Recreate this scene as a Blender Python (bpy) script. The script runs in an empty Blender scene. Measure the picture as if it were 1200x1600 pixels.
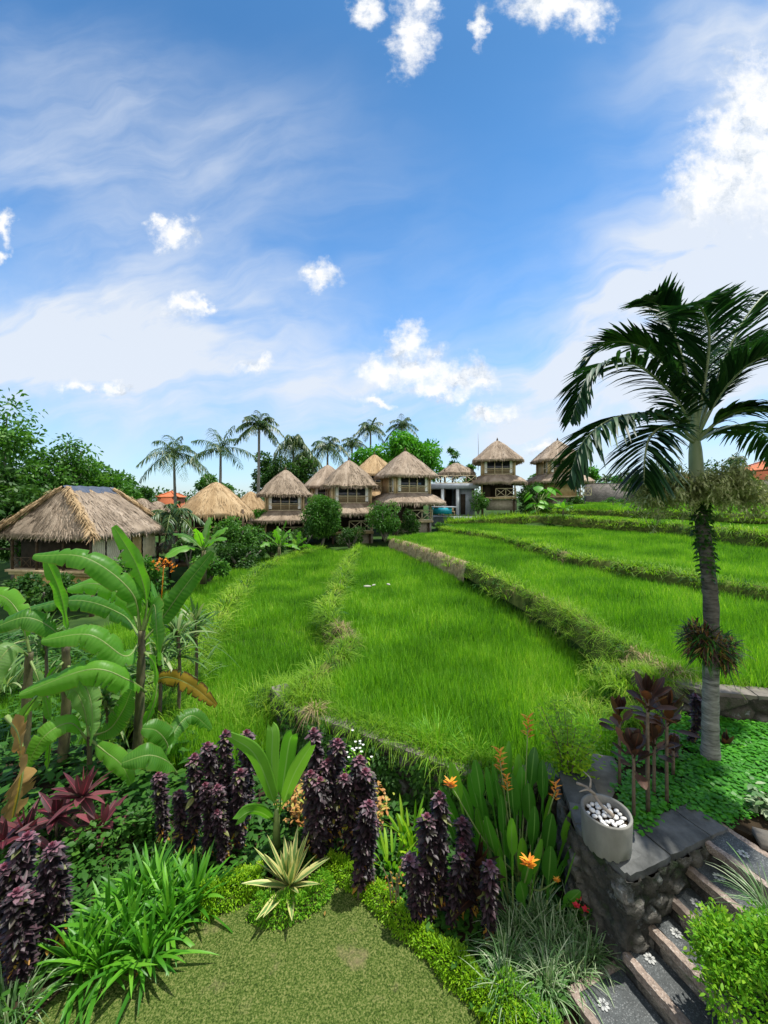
import bpy, bmesh, math, random
import numpy as np
from mathutils import Vector, Matrix

scene = bpy.context.scene
col = scene.collection
R = math.radians
rng = np.random.default_rng(11)
random.seed(5)

# ------------------------------------------------------------------ camera, sun, sky, exposure
CAMZ = 3.6          # eye height above the lawn
FPX = 610.0         # focal length in photo pixels (1200 x 1600)
HOR = 782.0         # photo row of the horizon
cam_d = bpy.data.cameras.new('camera'); cam = bpy.data.objects.new('camera', cam_d); col.objects.link(cam)
cam_d.sensor_fit = 'VERTICAL'; cam_d.sensor_height = 24.0; cam_d.lens = FPX / 1600 * 24.0
cam_d.shift_y = -18 / 1600
cam_d.clip_start = 0.05; cam_d.clip_end = 3000
cam.location = (0, 0, CAMZ); cam.rotation_euler = (R(90), 0, 0)
scene.camera = cam

SUN_EL, SUN_AZ = 72.0, 75.0        # azimuth from +Y (view direction) towards +X
sd = Vector((math.sin(R(SUN_AZ)) * math.cos(R(SUN_EL)), math.cos(R(SUN_AZ)) * math.cos(R(SUN_EL)), math.sin(R(SUN_EL))))
sun_d = bpy.data.lights.new('sun', 'SUN'); sun = bpy.data.objects.new('sun', sun_d); col.objects.link(sun)
sun_d.energy = 5.0; sun_d.angle = R(0.8); sun_d.color = (1.0, 0.95, 0.87)
sun.rotation_euler = sd.to_track_quat('Z', 'Y').to_euler(); sun.location = (0, 0, 30)

vs = scene.view_settings
vs.view_transform = 'Standard'; vs.look = 'None'; vs.gamma = 1.0; vs.exposure = 0.35
vs.use_curve_mapping = False
scene.cycles.max_bounces = 6; scene.cycles.transparent_max_bounces = 4
scene.cycles.diffuse_bounces = 3; scene.cycles.glossy_bounces = 2; scene.cycles.transmission_bounces = 3


class NT:
    """small shorthand for node trees"""
    def __init__(s, tree):
        s.t = tree; tree.nodes.clear()
    def n(s, kind, **kw):
        o = s.t.nodes.new(kind)
        for k, v in kw.items():
            setattr(o, k, v)
        return o
    def put(s, sock, v):
        if isinstance(v, bpy.types.NodeSocket): s.t.links.new(v, sock)
        elif v is not None: sock.default_value = v
    def m(s, op, a, b=None, c=None, clamp=False):
        o = s.n('ShaderNodeMath', operation=op, use_clamp=clamp)
        for i, v in enumerate((a, b, c)): s.put(o.inputs[i], v)
        return o.outputs[0]
    def v(s, op, a, b=None, out=0):
        o = s.n('ShaderNodeVectorMath', operation=op)
        s.put(o.inputs[0], a); s.put(o.inputs[1], b)
        return o.outputs[out]
    def noise(s, vec, scale=5, detail=3, rough=.5, dist=0, out=0, dim='3D'):
        o = s.n('ShaderNodeTexNoise', noise_dimensions=dim)
        s.put(o.inputs['Vector'], vec); o.inputs['Scale'].default_value = scale; o.inputs['Detail'].default_value = detail
        o.inputs['Roughness'].default_value = rough; o.inputs['Distortion'].default_value = dist
        return o.outputs[out]
    def ramp(s, fac, stops):
        o = s.n('ShaderNodeValToRGB'); s.put(o.inputs[0], fac)
        e = o.color_ramp.elements
        while len(e) < len(stops): e.new(0.5)
        for x, (p, c) in zip(e, stops):
            x.position = p; x.color = (*c, 1) if len(c) == 3 else c
        return o.outputs[0]
    def mix(s, f, a, b, mode='MIX'):
        o = s.n('ShaderNodeMix', data_type='RGBA', blend_type=mode)
        s.put(o.inputs[0], f)
        for i, v in ((6, a), (7, b)):
            s.put(o.inputs[i], (*v, 1) if isinstance(v, tuple) and len(v) == 3 else v)
        return o.outputs[2]
    def smooth(s, x, a, b):
        o = s.n('ShaderNodeMapRange', interpolation_type='SMOOTHSTEP')
        s.put(o.inputs[0], x); s.put(o.inputs[1], a); s.put(o.inputs[2], b)
        return o.outputs[0]
    def attr(s, name, out='Fac'):
        return s.n('ShaderNodeAttribute', attribute_name=name).outputs[out]


# ---- the sky: Nishita light with cirrus and cumulus laid out by world direction
world = bpy.data.worlds.new('World'); scene.world = world; world.use_nodes = True
w = NT(world.node_tree)
sky = w.n('ShaderNodeTexSky', sky_type='NISHITA', sun_disc=False, sun_elevation=R(SUN_EL), sun_rotation=R(SUN_AZ))
sky.air_density = 1.0; sky.dust_density = 0.4; sky.ozone_density = 3.0
gen = w.n('ShaderNodeTexCoord').outputs['Generated']
sep = w.n('ShaderNodeSeparateXYZ'); w.put(sep.inputs[0], gen)
yab = w.m('MAXIMUM', w.m('ABSOLUTE', sep.outputs[1]), 0.12)
U = w.m('MULTIPLY_ADD', w.m('DIVIDE', sep.outputs[0], yab), 6.1, 6.0)
V = w.m('MULTIPLY_ADD', w.m('DIVIDE', sep.outputs[2], yab), -6.1, 7.82)
cmb = w.n('ShaderNodeCombineXYZ'); w.put(cmb.inputs[0], U); w.put(cmb.inputs[1], V)
P = cmb.outputs[0]
# cirrus
CIR = [(2.2, 5.3, 3.8, .85, -9, .98), (5.6, 6.05, 6.5, .6, -3, .85), (10.9, 4.9, 3.4, 1.15, -33, 1.55), (12.2, 4.0, 2.4, 1.8, -30, 1.3), (11.6, .6, 1.2, 1.7, 60, .75),
       (2.2, 1.8, 3.4, 1.0, 14, .50), (.6, 2.6, 2.6, .6, 8, .45), (1.2, 4.2, 2.6, .8, -15, .55), (.2, 5.6, 2.0, .9, -5, .6), (6.0, 6.9, 9.0, .55, 0, .35)]
warp = w.v('SCALE', w.v('SUBTRACT', w.noise(P, .45, 3, .55, out=1), (.5, .5, .5)), None); warp.node.inputs['Scale'].default_value = 1.5
Pw = w.v('ADD', P, warp)
tot = None
for cx, cy, rx, ry, ang, wt in CIR:
    c, s_ = math.cos(R(ang)), math.sin(R(ang))
    d = w.v('SUBTRACT', Pw, (cx, cy, 0))
    a = w.v('DOT_PRODUCT', d, (c / rx, s_ / rx, 0), out=1); b = w.v('DOT_PRODUCT', d, (-s_ / ry, c / ry, 0), out=1)
    r2 = w.m('ADD', w.m('MULTIPLY', a, a), w.m('MULTIPLY', b, b))
    g = w.m('MULTIPLY', w.m('POWER', 2.718, w.m('MULTIPLY', r2, -1.0)), wt)
    tot = g if tot is None else w.m('ADD', tot, g)
c, s_ = math.cos(R(-14)), math.sin(R(-14))
st = w.n('ShaderNodeCombineXYZ')
w.put(st.inputs[0], w.v('DOT_PRODUCT', Pw, (c * .35, s_ * .35, 0), out=1)); w.put(st.inputs[1], w.v('DOT_PRODUCT', Pw, (-s_ * 1.3, c * 1.3, 0), out=1))
streak = w.noise(st.outputs[0], 1.0, 6, .56, .3)
soft = w.noise(Pw, .7, 5, .6)
cirrus = w.m('MULTIPLY', tot, w.m('MULTIPLY_ADD', w.smooth(streak, .3, .72), .75, w.m('MULTIPLY', soft, .75)))
cirrus = w.m('MINIMUM', cirrus, .93)
# cumulus: (centre, radii) of every puff
CUM = [(6.32, 5.38, .42, .34), (5.95, 5.8, .50, .34), (6.5, 5.72, .62, .42), (7.1, 5.85, .65, .36), (7.5, 5.92, .38, .30), (6.9, 6.1, .6, .22),
       (5.0, 4.35, .38, .26), (4.85, 4.3, .2, .16), (2.88, 4.8, .42, .28), (3.15, 4.72, .2, .16), (2.75, 3.62, .42, .3), (2.5, 3.45, .2, .15),
       (.1, 3.5, .2, .34), (.0, 4.0, .14, .22), (11.9, 1.65, .9, 1.05), (11.35, 2.75, 1.0, .85), (11.9, 2.5, 1.2, 1.2), (12.6, 2.2, 1.1, 1.7), (11.0, 2.95, .65, .55), (11.45, 2.1, .75, .65),
       (6.45, .55, .42, .75), (6.6, .05, .3, .35), (8.6, .0, .95, .42), (9.1, .25, .5, .42), (7.5, .45, .18, .4), (5.75, .12, .28, .34),
       (4.02, 5.66, .28, .2), (1.22, 6.05, .42, .17), (1.82, 6.08, .26, .16), (7.65, 6.5, .55, .19), (5.85, 6.32, .34, .13), (8.5, 6.98, .42, .18), 
       (.1, 3.5, .1, .1)]
wp = w.v('SCALE', w.v('SUBTRACT', w.noise(P, 2.2, 5, .6, out=1), (.5, .5, .5)), None); wp.node.inputs['Scale'].default_value = .80
Pc = w.v('ADD', P, wp)
def puffs(Pq):
    mx = None
    for cx, cy, rx, ry in CUM:
        d = w.v('LENGTH', w.v('MULTIPLY', w.v('SUBTRACT', Pq, (cx, cy, 0)), (1 / rx, 1 / ry, 0)), out=1)
        g = w.m('SUBTRACT', 1.0, d)
        if mx is None: mx = g
        else:
            mx = w.m('SMOOTH_MAX', mx, g, .25)
    return mx
dens = w.m('ADD', puffs(Pc), w.m('MULTIPLY', w.m('SUBTRACT', w.noise(P, 4.2, 8, .64), .5), 1.45))
cum = w.m('MULTIPLY', w.smooth(dens, -.08, .86), .98)
lump = w.noise(w.v('ADD', Pc, (0, .13, 0)), 2.6, 5, .6)
cumcol = w.ramp(w.m('ADD', lump, w.m('MULTIPLY', dens, .12)), [(.38, (.58, .65, .74)), (.50, (.84, .88, .93)), (.62, (1.0, 1.0, 1.0))])
up = w.m('MAXIMUM', sep.outputs[2], 0.0)
skyc = w.mix(1.0, sky.outputs[0], w.ramp(up, [(0, (1.15, 1.30, 1.42)), (.3, (.84, 1.50, 1.84)), (.48, (.72, 1.36, 1.70)), (.75, (.55, 1.04, 1.28))]), 'MULTIPLY')
CL = 7.6
hz = w.m('MULTIPLY', w.m('POWER', w.m('SUBTRACT', 1.0, up), 14.0), .55)
c1 = w.mix(hz, skyc, (CL * .62, CL * .76, CL * .95))
c1 = w.mix(cirrus, c1, (CL * .84, CL * .90, CL * .99))
bright = w.mix(1.0, cumcol, (CL * 1.10,) * 3, 'MULTIPLY')
c1 = w.mix(cum, c1, bright)
# added unseen bright cloud behind the camera, as fill light on surfaces facing it
back_fill = w.m('MULTIPLY', w.smooth(sep.outputs[1], .05, -.35), w.smooth(w.noise(gen, 2.2, 5, .6), .28, .5))
c1 = w.mix(w.m('MULTIPLY', back_fill, .95), c1, (CL * 1.15, CL * 1.13, CL * 1.10))
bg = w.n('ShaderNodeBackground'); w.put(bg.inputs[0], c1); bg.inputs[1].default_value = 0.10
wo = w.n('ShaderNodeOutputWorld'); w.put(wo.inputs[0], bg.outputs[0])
world.cycles.sampling_method = 'MANUAL'; world.cycles.sample_map_resolution = 512


# ------------------------------------------------------------------ where a photo pixel lies in the place
def at(px, py, Z):
    return np.array(((px - 600) / FPX * Z, Z, CAMZ - (py - HOR) / FPX * Z))
def on(px, py, z):
    return at(px, py, (CAMZ - z) * FPX / (py - HOR))


# ------------------------------------------------------------------ mesh building
ORIG = {}
class MB:
    def __init__(s):
        s.V = []; s.F = []; s.M = []; s.R = []; s.LU = []; s.LS = []; s.n = 0
    def add(s, v, f, m=0, r=0.5, lu=0.0, ls=0.0):
        v = np.asarray(v, float).reshape(-1, 3); k = len(v)
        for arr, x in ((s.R, r), (s.LU, lu), (s.LS, ls)):
            arr.append(np.broadcast_to(np.asarray(x, float), (k,)).astype(np.float32))
        s.V.append(v)
        for q in (f if isinstance(f, list) else [f]):
            q = np.asarray(q, int)
            if q.ndim == 1: q = q[None]
            if len(q):
                s.F.append(q + s.n); s.M.append(np.full(len(q), m, int) if np.isscalar(m) else np.asarray(m))
        s.n += k
        return s
    def build(s, name, mats, parent=None, loc=None, smooth=False, world=True):
        """ONE mesh object. World coordinates are taken relative to the thing they belong to."""
        if not isinstance(mats, (list, tuple)): mats = [mats]
        v = np.concatenate(s.V) if s.V else np.zeros((0, 3))
        o0 = np.zeros(3)
        if world:
            if parent is not None: o0 = ORIG.get(parent.name, np.zeros(3))
            elif loc is not None: o0 = np.asarray(loc, float)
        v = v - o0
        me = bpy.data.meshes.new(name)
        tot = sum(q.shape[0] for q in s.F); cnt = np.concatenate([np.full(q.shape[0], q.shape[1]) for q in s.F])
        idx = np.concatenate([q.ravel() for q in s.F])
        me.vertices.add(len(v)); me.vertices.foreach_set('co', v.astype(np.float32).ravel())
        me.loops.add(len(idx)); me.loops.foreach_set('vertex_index', idx.astype(np.int32))
        me.polygons.add(tot)
        me.polygons.foreach_set('loop_start', np.concatenate(([0], np.cumsum(cnt)[:-1])).astype(np.int32))
        me.polygons.foreach_set('loop_total', cnt.astype(np.int32))
        me.polygons.foreach_set('material_index', np.concatenate(s.M).astype(np.int32))
        if smooth: me.polygons.foreach_set('use_smooth', np.ones(tot, bool))
        for nm, arr in (('rnd', s.R), ('lu', s.LU), ('ls', s.LS)):
            a = me.attributes.new(nm, 'FLOAT', 'POINT'); a.data.foreach_set('value', np.concatenate(arr))
        for m in mats: me.materials.append(m)
        me.update(calc_edges=True); me.validate()
        o = bpy.data.objects.new(name, me); col.objects.link(o)
        if parent is not None: o.parent = parent
        else:
            o.location = o0
        ORIG[o.name] = o0 if world else np.zeros(3)
        return o

def tag(o, label=None, cat=None, group=None, kind=None):
    if label: o['label'] = label
    if cat: o['category'] = cat
    if group: o['group'] = group
    if kind: o['kind'] = kind
    return o
def thing(name, label, cat, loc=(0, 0, 0), group=None, rz=0.0):
    o = bpy.data.objects.new(name, None); col.objects.link(o); o.empty_display_size = .2
    o.location = loc; o.rotation_euler = (0, 0, rz); ORIG[o.name] = np.asarray(loc, float)
    return tag(o, label, cat, group)
def copy_tree(o, parent=None):
    c = o.copy(); col.objects.link(c); c.parent = parent
    for ch in list(o.children): copy_tree(ch, c)
    return c

def nrm(a):
    return a / np.maximum(np.linalg.norm(a, axis=-1, keepdims=True), 1e-9)
PROF = {
    'grass': lambda t: np.clip(1 - t, 0.04, 1) ** .55,
    'lance': lambda t: np.clip(np.sin(np.pi * np.clip(t * .96 + .04, 0, 1) ** .75), .03, 1) ** .8,
    'leaf': lambda t: np.clip(np.sin(np.pi * np.clip(t * .94 + .04, 0, 1) ** .85), .05, 1),
    'strap': lambda t: np.clip(np.minimum(.45 + t * 1.6, 1) * (1 - t ** 4), .05, 1),
    'paddle': lambda t: np.clip(np.where(t < .35, .16 + .2 * t, np.sin(np.pi * np.clip((t - .22) / .80, 0, 1)) ** .6), .05, 1),
}
def blades(mb, base, dirs, L, W, droop=0.2, nseg=3, prof='grass', fold=0.0, roll=0.0, m=0, r=None, side=None):
    """many ribbons at once: base (N,3), dirs (N,3); droop bends them down with length"""
    base = np.atleast_2d(np.asarray(base, float)); N = len(base)
    dirs = nrm(np.broadcast_to(np.asarray(dirs, float), (N, 3)))
    L = np.broadcast_to(np.asarray(L, float), (N,)); W = np.broadcast_to(np.asarray(W, float), (N,))
    droop = np.broadcast_to(np.asarray(droop, float), (N,)); roll = np.broadcast_to(np.asarray(roll, float), (N,))
    if r is None: r = rng.random(N)
    r = np.broadcast_to(np.asarray(r, float), (N,))
    t = np.linspace(0, 1, nseg + 1)
    Pt = base[:, None] + dirs[:, None] * (L[:, None] * t)[..., None]
    Pt[..., 2] -= (droop * L)[:, None] * t ** 2
    if side is None:
        side = np.cross(dirs, (0, 0, 1.0))
        bad = np.linalg.norm(side, axis=1) < .25
        if bad.any():
            a = rng.random(bad.sum()) * 2 * np.pi
            side[bad] = np.stack([np.cos(a), np.sin(a), 0 * a], 1)
    side = nrm(np.broadcast_to(side, (N, 3)))
    up = nrm(np.cross(side, dirs))
    sd_ = side * np.cos(roll)[:, None] + up * np.sin(roll)[:, None]; un = nrm(np.cross(sd_, dirs))
    w_ = W[:, None] * PROF[prof](t) / 2
    K = 3 if fold else 2
    vv = np.zeros((N, nseg + 1, K, 3))
    vv[:, :, 0] = Pt - sd_[:, None] * w_[..., None]; vv[:, :, -1] = Pt + sd_[:, None] * w_[..., None]
    if fold:
        vv[:, :, 1] = Pt - un[:, None] * (w_ * fold)[..., None]
    k = (np.arange(N) * (nseg + 1) * K)[:, None, None]
    i = np.arange(nseg)[None, :, None] * K; j = np.arange(K - 1)[None, None, :]
    a = k + i + j
    F = np.stack([a, a + 1, a + K + 1, a + K], -1).reshape(-1, 4)
    ls = np.broadcast_to(np.linspace(-1, 1, K), (N, nseg + 1, K)).ravel()
    lu = np.broadcast_to(t[None, :, None], (N, nseg + 1, K)).ravel()
    mb.add(vv.reshape(-1, 3), F, m, np.repeat(r, (nseg + 1) * K), lu, ls)
    return mb
def rdirs(n, zmin=-1, zmax=1):
    z = rng.uniform(zmin, zmax, n); a = rng.random(n) * 2 * np.pi; q = np.sqrt(np.maximum(0, 1 - z * z))
    return np.stack([q * np.cos(a), q * np.sin(a), z], 1)
def smoothpath(pts, n):
    """Catmull-Rom through the points"""
    p = np.asarray(pts, float); p = np.vstack([2 * p[0] - p[1], p, 2 * p[-1] - p[-2]])
    m = len(p) - 3; out = []
    for x in np.linspace(0, m - 1e-6, n):
        i = int(x); t = x - i; a, b, c, d = p[i:i + 4]
        out.append(.5 * (2 * b + (c - a) * t + (2 * a - 5 * b + 4 * c - d) * t * t + (3 * b - a - 3 * c + d) * t ** 3))
    return np.array(out)
def tube(mb, pts, rad, n=8, m=0, r=.5, jitter=0.0, cap=True):
    p = np.asarray(pts, float); rad = np.broadcast_to(np.asarray(rad, float), (len(p),))
    tn = nrm(np.gradient(p, axis=0)); ref = np.array((1.0, 0, 0)) if abs(tn[0][0]) < .8 else np.array((0, 1.0, 0))
    s1 = nrm(np.cross(tn, ref)); s2 = np.cross(tn, s1)
    a = np.arange(n) / n * 2 * np.pi
    rr = rad[:, None] * (1 + jitter * rng.normal(size=(len(p), n)))
    v = p[:, None] + rr[..., None] * (s1[:, None] * np.cos(a)[None, :, None] + s2[:, None] * np.sin(a)[None, :, None])
    i = np.arange(len(p) - 1)[:, None] * n; j = np.arange(n)[None]
    F = np.stack([i + j, i + (j + 1) % n, i + n + (j + 1) % n, i + n + j], -1).reshape(-1, 4)
    fs = [F]
    if cap: fs += [np.arange(n)[::-1], (len(p) - 1) * n + np.arange(n)]
    lu = np.repeat(np.linspace(0, 1, len(p)), n)
    mb.add(v.reshape(-1, 3), fs[0], m, r, lu)
    if cap:
        mb.F.append((fs[1] + mb.n - len(p) * n)[None]); mb.M.append(np.array([m])); mb.F.append((fs[2] + mb.n - len(p) * n)[None]); mb.M.append(np.array([m]))
    return mb
def box(mb, c, s, rz=0.0, m=0, r=.5, frame=None):
    """box with centre c and full size s; frame = 3x3 whose rows are its axes"""
    c = np.asarray(c, float); h = np.asarray(s, float) / 2
    k = np.array([(x, y, z) for z in (-1, 1) for y in (-1, 1) for x in (-1, 1)], float) * h
    if frame is not None: k = k @ np.asarray(frame)
    elif rz: k = k @ np.array([[math.cos(rz), math.sin(rz), 0], [-math.sin(rz), math.cos(rz), 0], [0, 0, 1]])
    mb.add(k + c, np.array([[0, 2, 3, 1], [4, 5, 7, 6], [0, 1, 5, 4], [2, 6, 7, 3], [0, 4, 6, 2], [1, 3, 7, 5]]), m, r)
    return mb
def bar(mb, a, b, wd, m=0, r=.5, hd=None):
    a = np.asarray(a, float); b = np.asarray(b, float); d = b - a; L = np.linalg.norm(d); x = d / L
    up = np.array((0, 0, 1.0)) if abs(x[2]) < .9 else np.array((0, 1.0, 0))
    y = nrm(np.cross(up, x)); z = np.cross(x, y)
    return box(mb, (a + b) / 2, (L, wd, hd or wd), m=m, r=r, frame=np.array([x, y, z]))

def vnoise(p, seed=0):
    """value noise, p (N,3) -> 0..1"""
    p = np.asarray(p, float); i = np.floor(p).astype(np.int64); f = p - i; f = f * f * (3 - 2 * f)
    out = 0
    for dx in (0, 1):
        for dy in (0, 1):
            for dz in (0, 1):
                h = (i[..., 0] + dx) * 374761393 + (i[..., 1] + dy) * 668265263 + (i[..., 2] + dz) * 2147483647 + seed * 974711
                h = (h ^ (h >> 13)) * 1274126177; h = (h ^ (h >> 16)) & 0xffff
                wgt = (f[..., 0] if dx else 1 - f[..., 0]) * (f[..., 1] if dy else 1 - f[..., 1]) * (f[..., 2] if dz else 1 - f[..., 2])
                out = out + wgt * h / 65535
    return out
def fbm(p, o=3, seed=0):
    p = np.asarray(p, float); s = 0; a = .5; tt = 0
    for k in range(o):
        s = s + a * vnoise(p * 2 ** k, seed + k); tt += a; a *= .5
    return s / tt
def inpoly(x, y, poly):
    c = np.zeros(x.shape, bool); n = len(poly)
    for i in range(n):
        x1, y1 = poly[i][:2]; x2, y2 = poly[(i + 1) % n][:2]
        if y1 == y2: continue
        k = ((y1 > y) != (y2 > y)) & (x < (x2 - x1) * (y - y1) / (y2 - y1) + x1); c ^= k
    return c


# ------------------------------------------------------------------ materials
def mat(name):
    m = bpy.data.materials.new(name); m.use_nodes = True
    return m, NT(m.node_tree)
def finish(t, bsdf):
    o = t.n('ShaderNodeOutputMaterial'); t.put(o.inputs[0], bsdf)
def princ(t, colr, rough=.6, spec=.3, bump=None, bs=.4, bd=.02, metal=0.0):
    b = t.n('ShaderNodeBsdfPrincipled'); t.put(b.inputs['Base Color'], (*colr, 1) if isinstance(colr, tuple) and len(colr) == 3 else colr)
    t.put(b.inputs['Roughness'], rough); b.inputs['Specular IOR Level'].default_value = spec; b.inputs['Metallic'].default_value = metal
    if bump is not None:
        q = t.n('ShaderNodeBump'); t.put(q.inputs['Height'], bump); q.inputs['Strength'].default_value = bs; q.inputs['Distance'].default_value = bd
        t.put(b.inputs['Normal'], q.outputs[0])
    return b
def leafmat(name, stops, trans=.35, rough=.45, spec=.35, tint=(1.5, 1.6, .8), vein=None, edge=None, stripe=0.0, tip=None, wide=0.0, base=None, instvar=0.0):
    """leaf with per-leaf colour, light passing through; vein: colour along the midrib, edge: colour of the margins, tip: (colour, from)"""
    m, t = mat(name)
    f = t.attr('rnd')
    if wide:
        pos = t.n('ShaderNodeObjectInfo').outputs['Location'] if instvar else t.n('ShaderNodeNewGeometry').outputs['Position']
        f = t.m('ADD', t.m('MULTIPLY', f, 1 - wide), t.m('MULTIPLY', t.smooth(t.noise(pos, .55 if instvar else 1.6, 3), .3, .7), wide))
    c = t.ramp(f, stops)
    ls = t.m('ABSOLUTE', t.attr('ls')); lu = t.attr('lu')
    if edge: c = t.mix(t.smooth(t.m('ADD', ls, t.m('MULTIPLY', t.m('SUBTRACT', t.noise(t.n('ShaderNodeNewGeometry').outputs['Position'], 25, 2), .5), .35)), edge[1], edge[1] + .22), c, edge[0])
    if vein: c = t.mix(t.smooth(ls, vein[1], vein[1] * .3), c, vein[0])
    if tip: c = t.mix(t.smooth(lu, tip[1], min(1.0, tip[1] + .25)), c, tip[0])
    if base: c = t.mix(t.smooth(lu, base[1], 0.0), c, base[0])
    bump = None
    if stripe:
        pn = t.noise(t.n('ShaderNodeNewGeometry').outputs['Position'], 7, 3)
        wv = t.m('MULTIPLY', t.m('SINE', t.m('MULTIPLY_ADD', pn, 9.0, t.m('MULTIPLY', lu, stripe))), t.smooth(pn, .3, .7)); bump = wv
        c = t.mix(t.m('MULTIPLY_ADD', wv, .20, .20), c, (.16, .36, .05))
    b = princ(t, c, rough, spec, bump, .25, .004)
    if trans:
        tr = t.n('ShaderNodeBsdfTranslucent'); t.put(tr.inputs[0], t.mix(1.0, c, tint, 'MULTIPLY'))
        mx = t.n('ShaderNodeMixShader'); mx.inputs[0].default_value = trans
        t.put(mx.inputs[1], b.outputs[0]); t.put(mx.inputs[2], tr.outputs[0]); finish(t, mx.outputs[0])
    else: finish(t, b.outputs[0])
    return m
def solid(name, c1, c2=None, scale=6.0, rough=.7, spec=.25, bump=0.0, stretch=None, byrnd=0.0, detail=4):
    """rough natural surface mottled between two colours"""
    m, t = mat(name)
    pos = t.n('ShaderNodeTexCoord').outputs['Object']
    if stretch:
        mp = t.n('ShaderNodeMapping'); t.put(mp.inputs[0], pos); mp.inputs['Scale'].default_value = stretch; pos = mp.outputs[0]
    nz = t.noise(pos, scale, detail, .6)
    c = t.ramp(nz, [(.3, c1), (.7, c2 or c1)])
    if byrnd:
        k = t.m('MULTIPLY_ADD', t.attr('rnd'), byrnd, 1 - byrnd / 2); cc = t.n('ShaderNodeCombineColor')
        for i in range(3): t.put(cc.inputs[i], k)
        c = t.mix(1.0, c, cc.outputs[0], 'MULTIPLY')
    b = princ(t, c, rough, spec, nz if bump else None, bump, .02)
    finish(t, b.outputs[0])
    return m
# ------------------------------------------------------------------ the materials of the place
G = lambda *c: c
M = {}
M['rice'] = leafmat('rice_leaf', [(0, G(.035, .115, .010)), (.38, G(.115, .315, .020)), (.75, G(.25, .49, .032)), (1, G(.50, .64, .13))], .38, .45, .3, (1.4, 1.5, .4), wide=.42, instvar=1)
M['bank'] = leafmat('bank_grass', [(0, G(.08, .20, .012)), (.5, G(.17, .34, .020)), (.85, G(.28, .44, .04)), (1, G(.42, .40, .13))], .42, .55, .2, (1.3, 1.4, .6), wide=.3, instvar=1)
M['lawn'] = leafmat('lawn_blade', [(0, G(.03, .07, .010)), (.55, G(.085, .15, .02)), (.85, G(.17, .22, .04)), (1, G(.30, .26, .12))], .3, .6, .2, wide=.4, instvar=1)
M['lawnpale'] = leafmat('pale_lawn_blade', [(0, G(.16, .22, .04)), (.6, G(.26, .30, .08)), (1, G(.38, .33, .16))], .3, .6, .2)
M['straw'] = leafmat('dry_straw', [(0, G(.22, .17, .08)), (1, G(.46, .37, .2))], .2, .7, .15, (1.2, 1.1, .9))
M['lily'] = leafmat('lily_leaf', [(0, G(.035, .15, .010)), (.6, G(.075, .27, .015)), (1, G(.16, .40, .03))], .35, .42, .4)
M['heli'] = leafmat('heliconia_leaf', [(0, G(.03, .12, .010)), (.7, G(.06, .22, .014)), (1, G(.14, .34, .02))], .32, .4, .4, vein=(G(.12, .26, .05), .14))
M['banana'] = leafmat('banana_leaf', [(0, G(.03, .12, .012)), (.5, G(.075, .24, .018)), (.8, G(.13, .35, .025)), (1, G(.19, .30, .12))], .5, .42, .35, (1.6, 1.8, .5), vein=(G(.26, .38, .10), .06), stripe=190, edge=(G(.20, .16, .04), .88))
M['dryleaf'] = leafmat('dry_banana_leaf', [(0, G(.20, .12, .04)), (1, G(.42, .28, .10))], .3, .7, .15, (1.2, 1, .8), vein=(G(.50, .38, .04), .2))
M['halfdry'] = leafmat('yellowing_banana_leaf', [(0, G(.16, .15, .02)), (1, G(.36, .23, .02))], .35, .6, .2, (1.3, 1.1, .6), vein=(G(.45, .38, .08), .09), edge=(G(.07, .04, .015), .72))
M['cane'] = leafmat('cane_leaf', [(0, G(.06, .14, .03)), (.7, G(.15, .27, .08)), (1, G(.34, .38, .19))], .35, .45, .3)
M['purple'] = leafmat('dark_purple_leaf', [(0, G(.010, .010, .009)), (.6, G(.030, .022, .025)), (.85, G(.085, .045, .055)), (.93, G(.05, .06, .03)), (1, G(.15, .17, .04))], .10, .48, .4, (1.3, .9, .9), vein=(G(.07, .03, .05), .12))
M['purptop'] = leafmat('young_purple_leaf', [(0, G(.15, .028, .05)), (.4, G(.20, .08, .11)), (1, G(.20, .13, .15))], .15, .5, .4, (1.3, .9, .9))
M['oldleaf'] = leafmat('yellowed_leaf', [(0, G(.30, .24, .02)), (.6, G(.38, .16, .02)), (1, G(.24, .28, .03))], .3, .5, .3)
M['yucca'] = leafmat('variegated_leaf', [(0, G(.11, .22, .06)), (1, G(.18, .30, .09))], .25, .4, .4, (1.3, 1.3, .8), edge=(G(.58, .55, .22), .38))
M['redcord'] = leafmat('red_cordyline_leaf', [(0, G(.035, .016, .018)), (.45, G(.10, .025, .034)), (.8, G(.09, .05, .05)), (1, G(.24, .07, .08))], .28, .4, .4, (1.5, .8, .8), vein=(G(.36, .06, .10), .1))
M['browncord'] = leafmat('bronze_cordyline_leaf', [(0, G(.028, .016, .012)), (.6, G(.062, .032, .020)), (1, G(.16, .07, .025))], .2, .45, .4, (1.5, .9, .6), vein=(G(.13, .05, .03), .1))
M['lirio'] = leafmat('striped_grass_leaf', [(0, G(.06, .15, .04)), (.5, G(.13, .25, .08)), (1, G(.40, .46, .30))], .22, .45, .35)
M['lime'] = leafmat('lime_leaf', [(0, G(.12, .28, .010)), (.6, G(.24, .46, .014)), (1, G(.44, .58, .03))], .4, .5, .25, (1.3, 1.3, .5), wide=.35)
M['edgegreen'] = leafmat('fresh_green_leaf', [(0, G(.07, .24, .012)), (.6, G(.15, .38, .018)), (1, G(.28, .46, .03))], .38, .5, .25, (1.3, 1.3, .5))
M['cover'] = leafmat('ground_cover_leaf', [(0, G(.03, .16, .010)), (.6, G(.075, .32, .014)), (1, G(.16, .46, .025))], .35, .45, .3, wide=.35, instvar=1)
M['weed'] = leafmat('weed_leaf', [(0, G(.018, .07, .008)), (.6, G(.04, .13, .014)), (1, G(.09, .21, .025))], .3, .5, .25, wide=.3)
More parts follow.
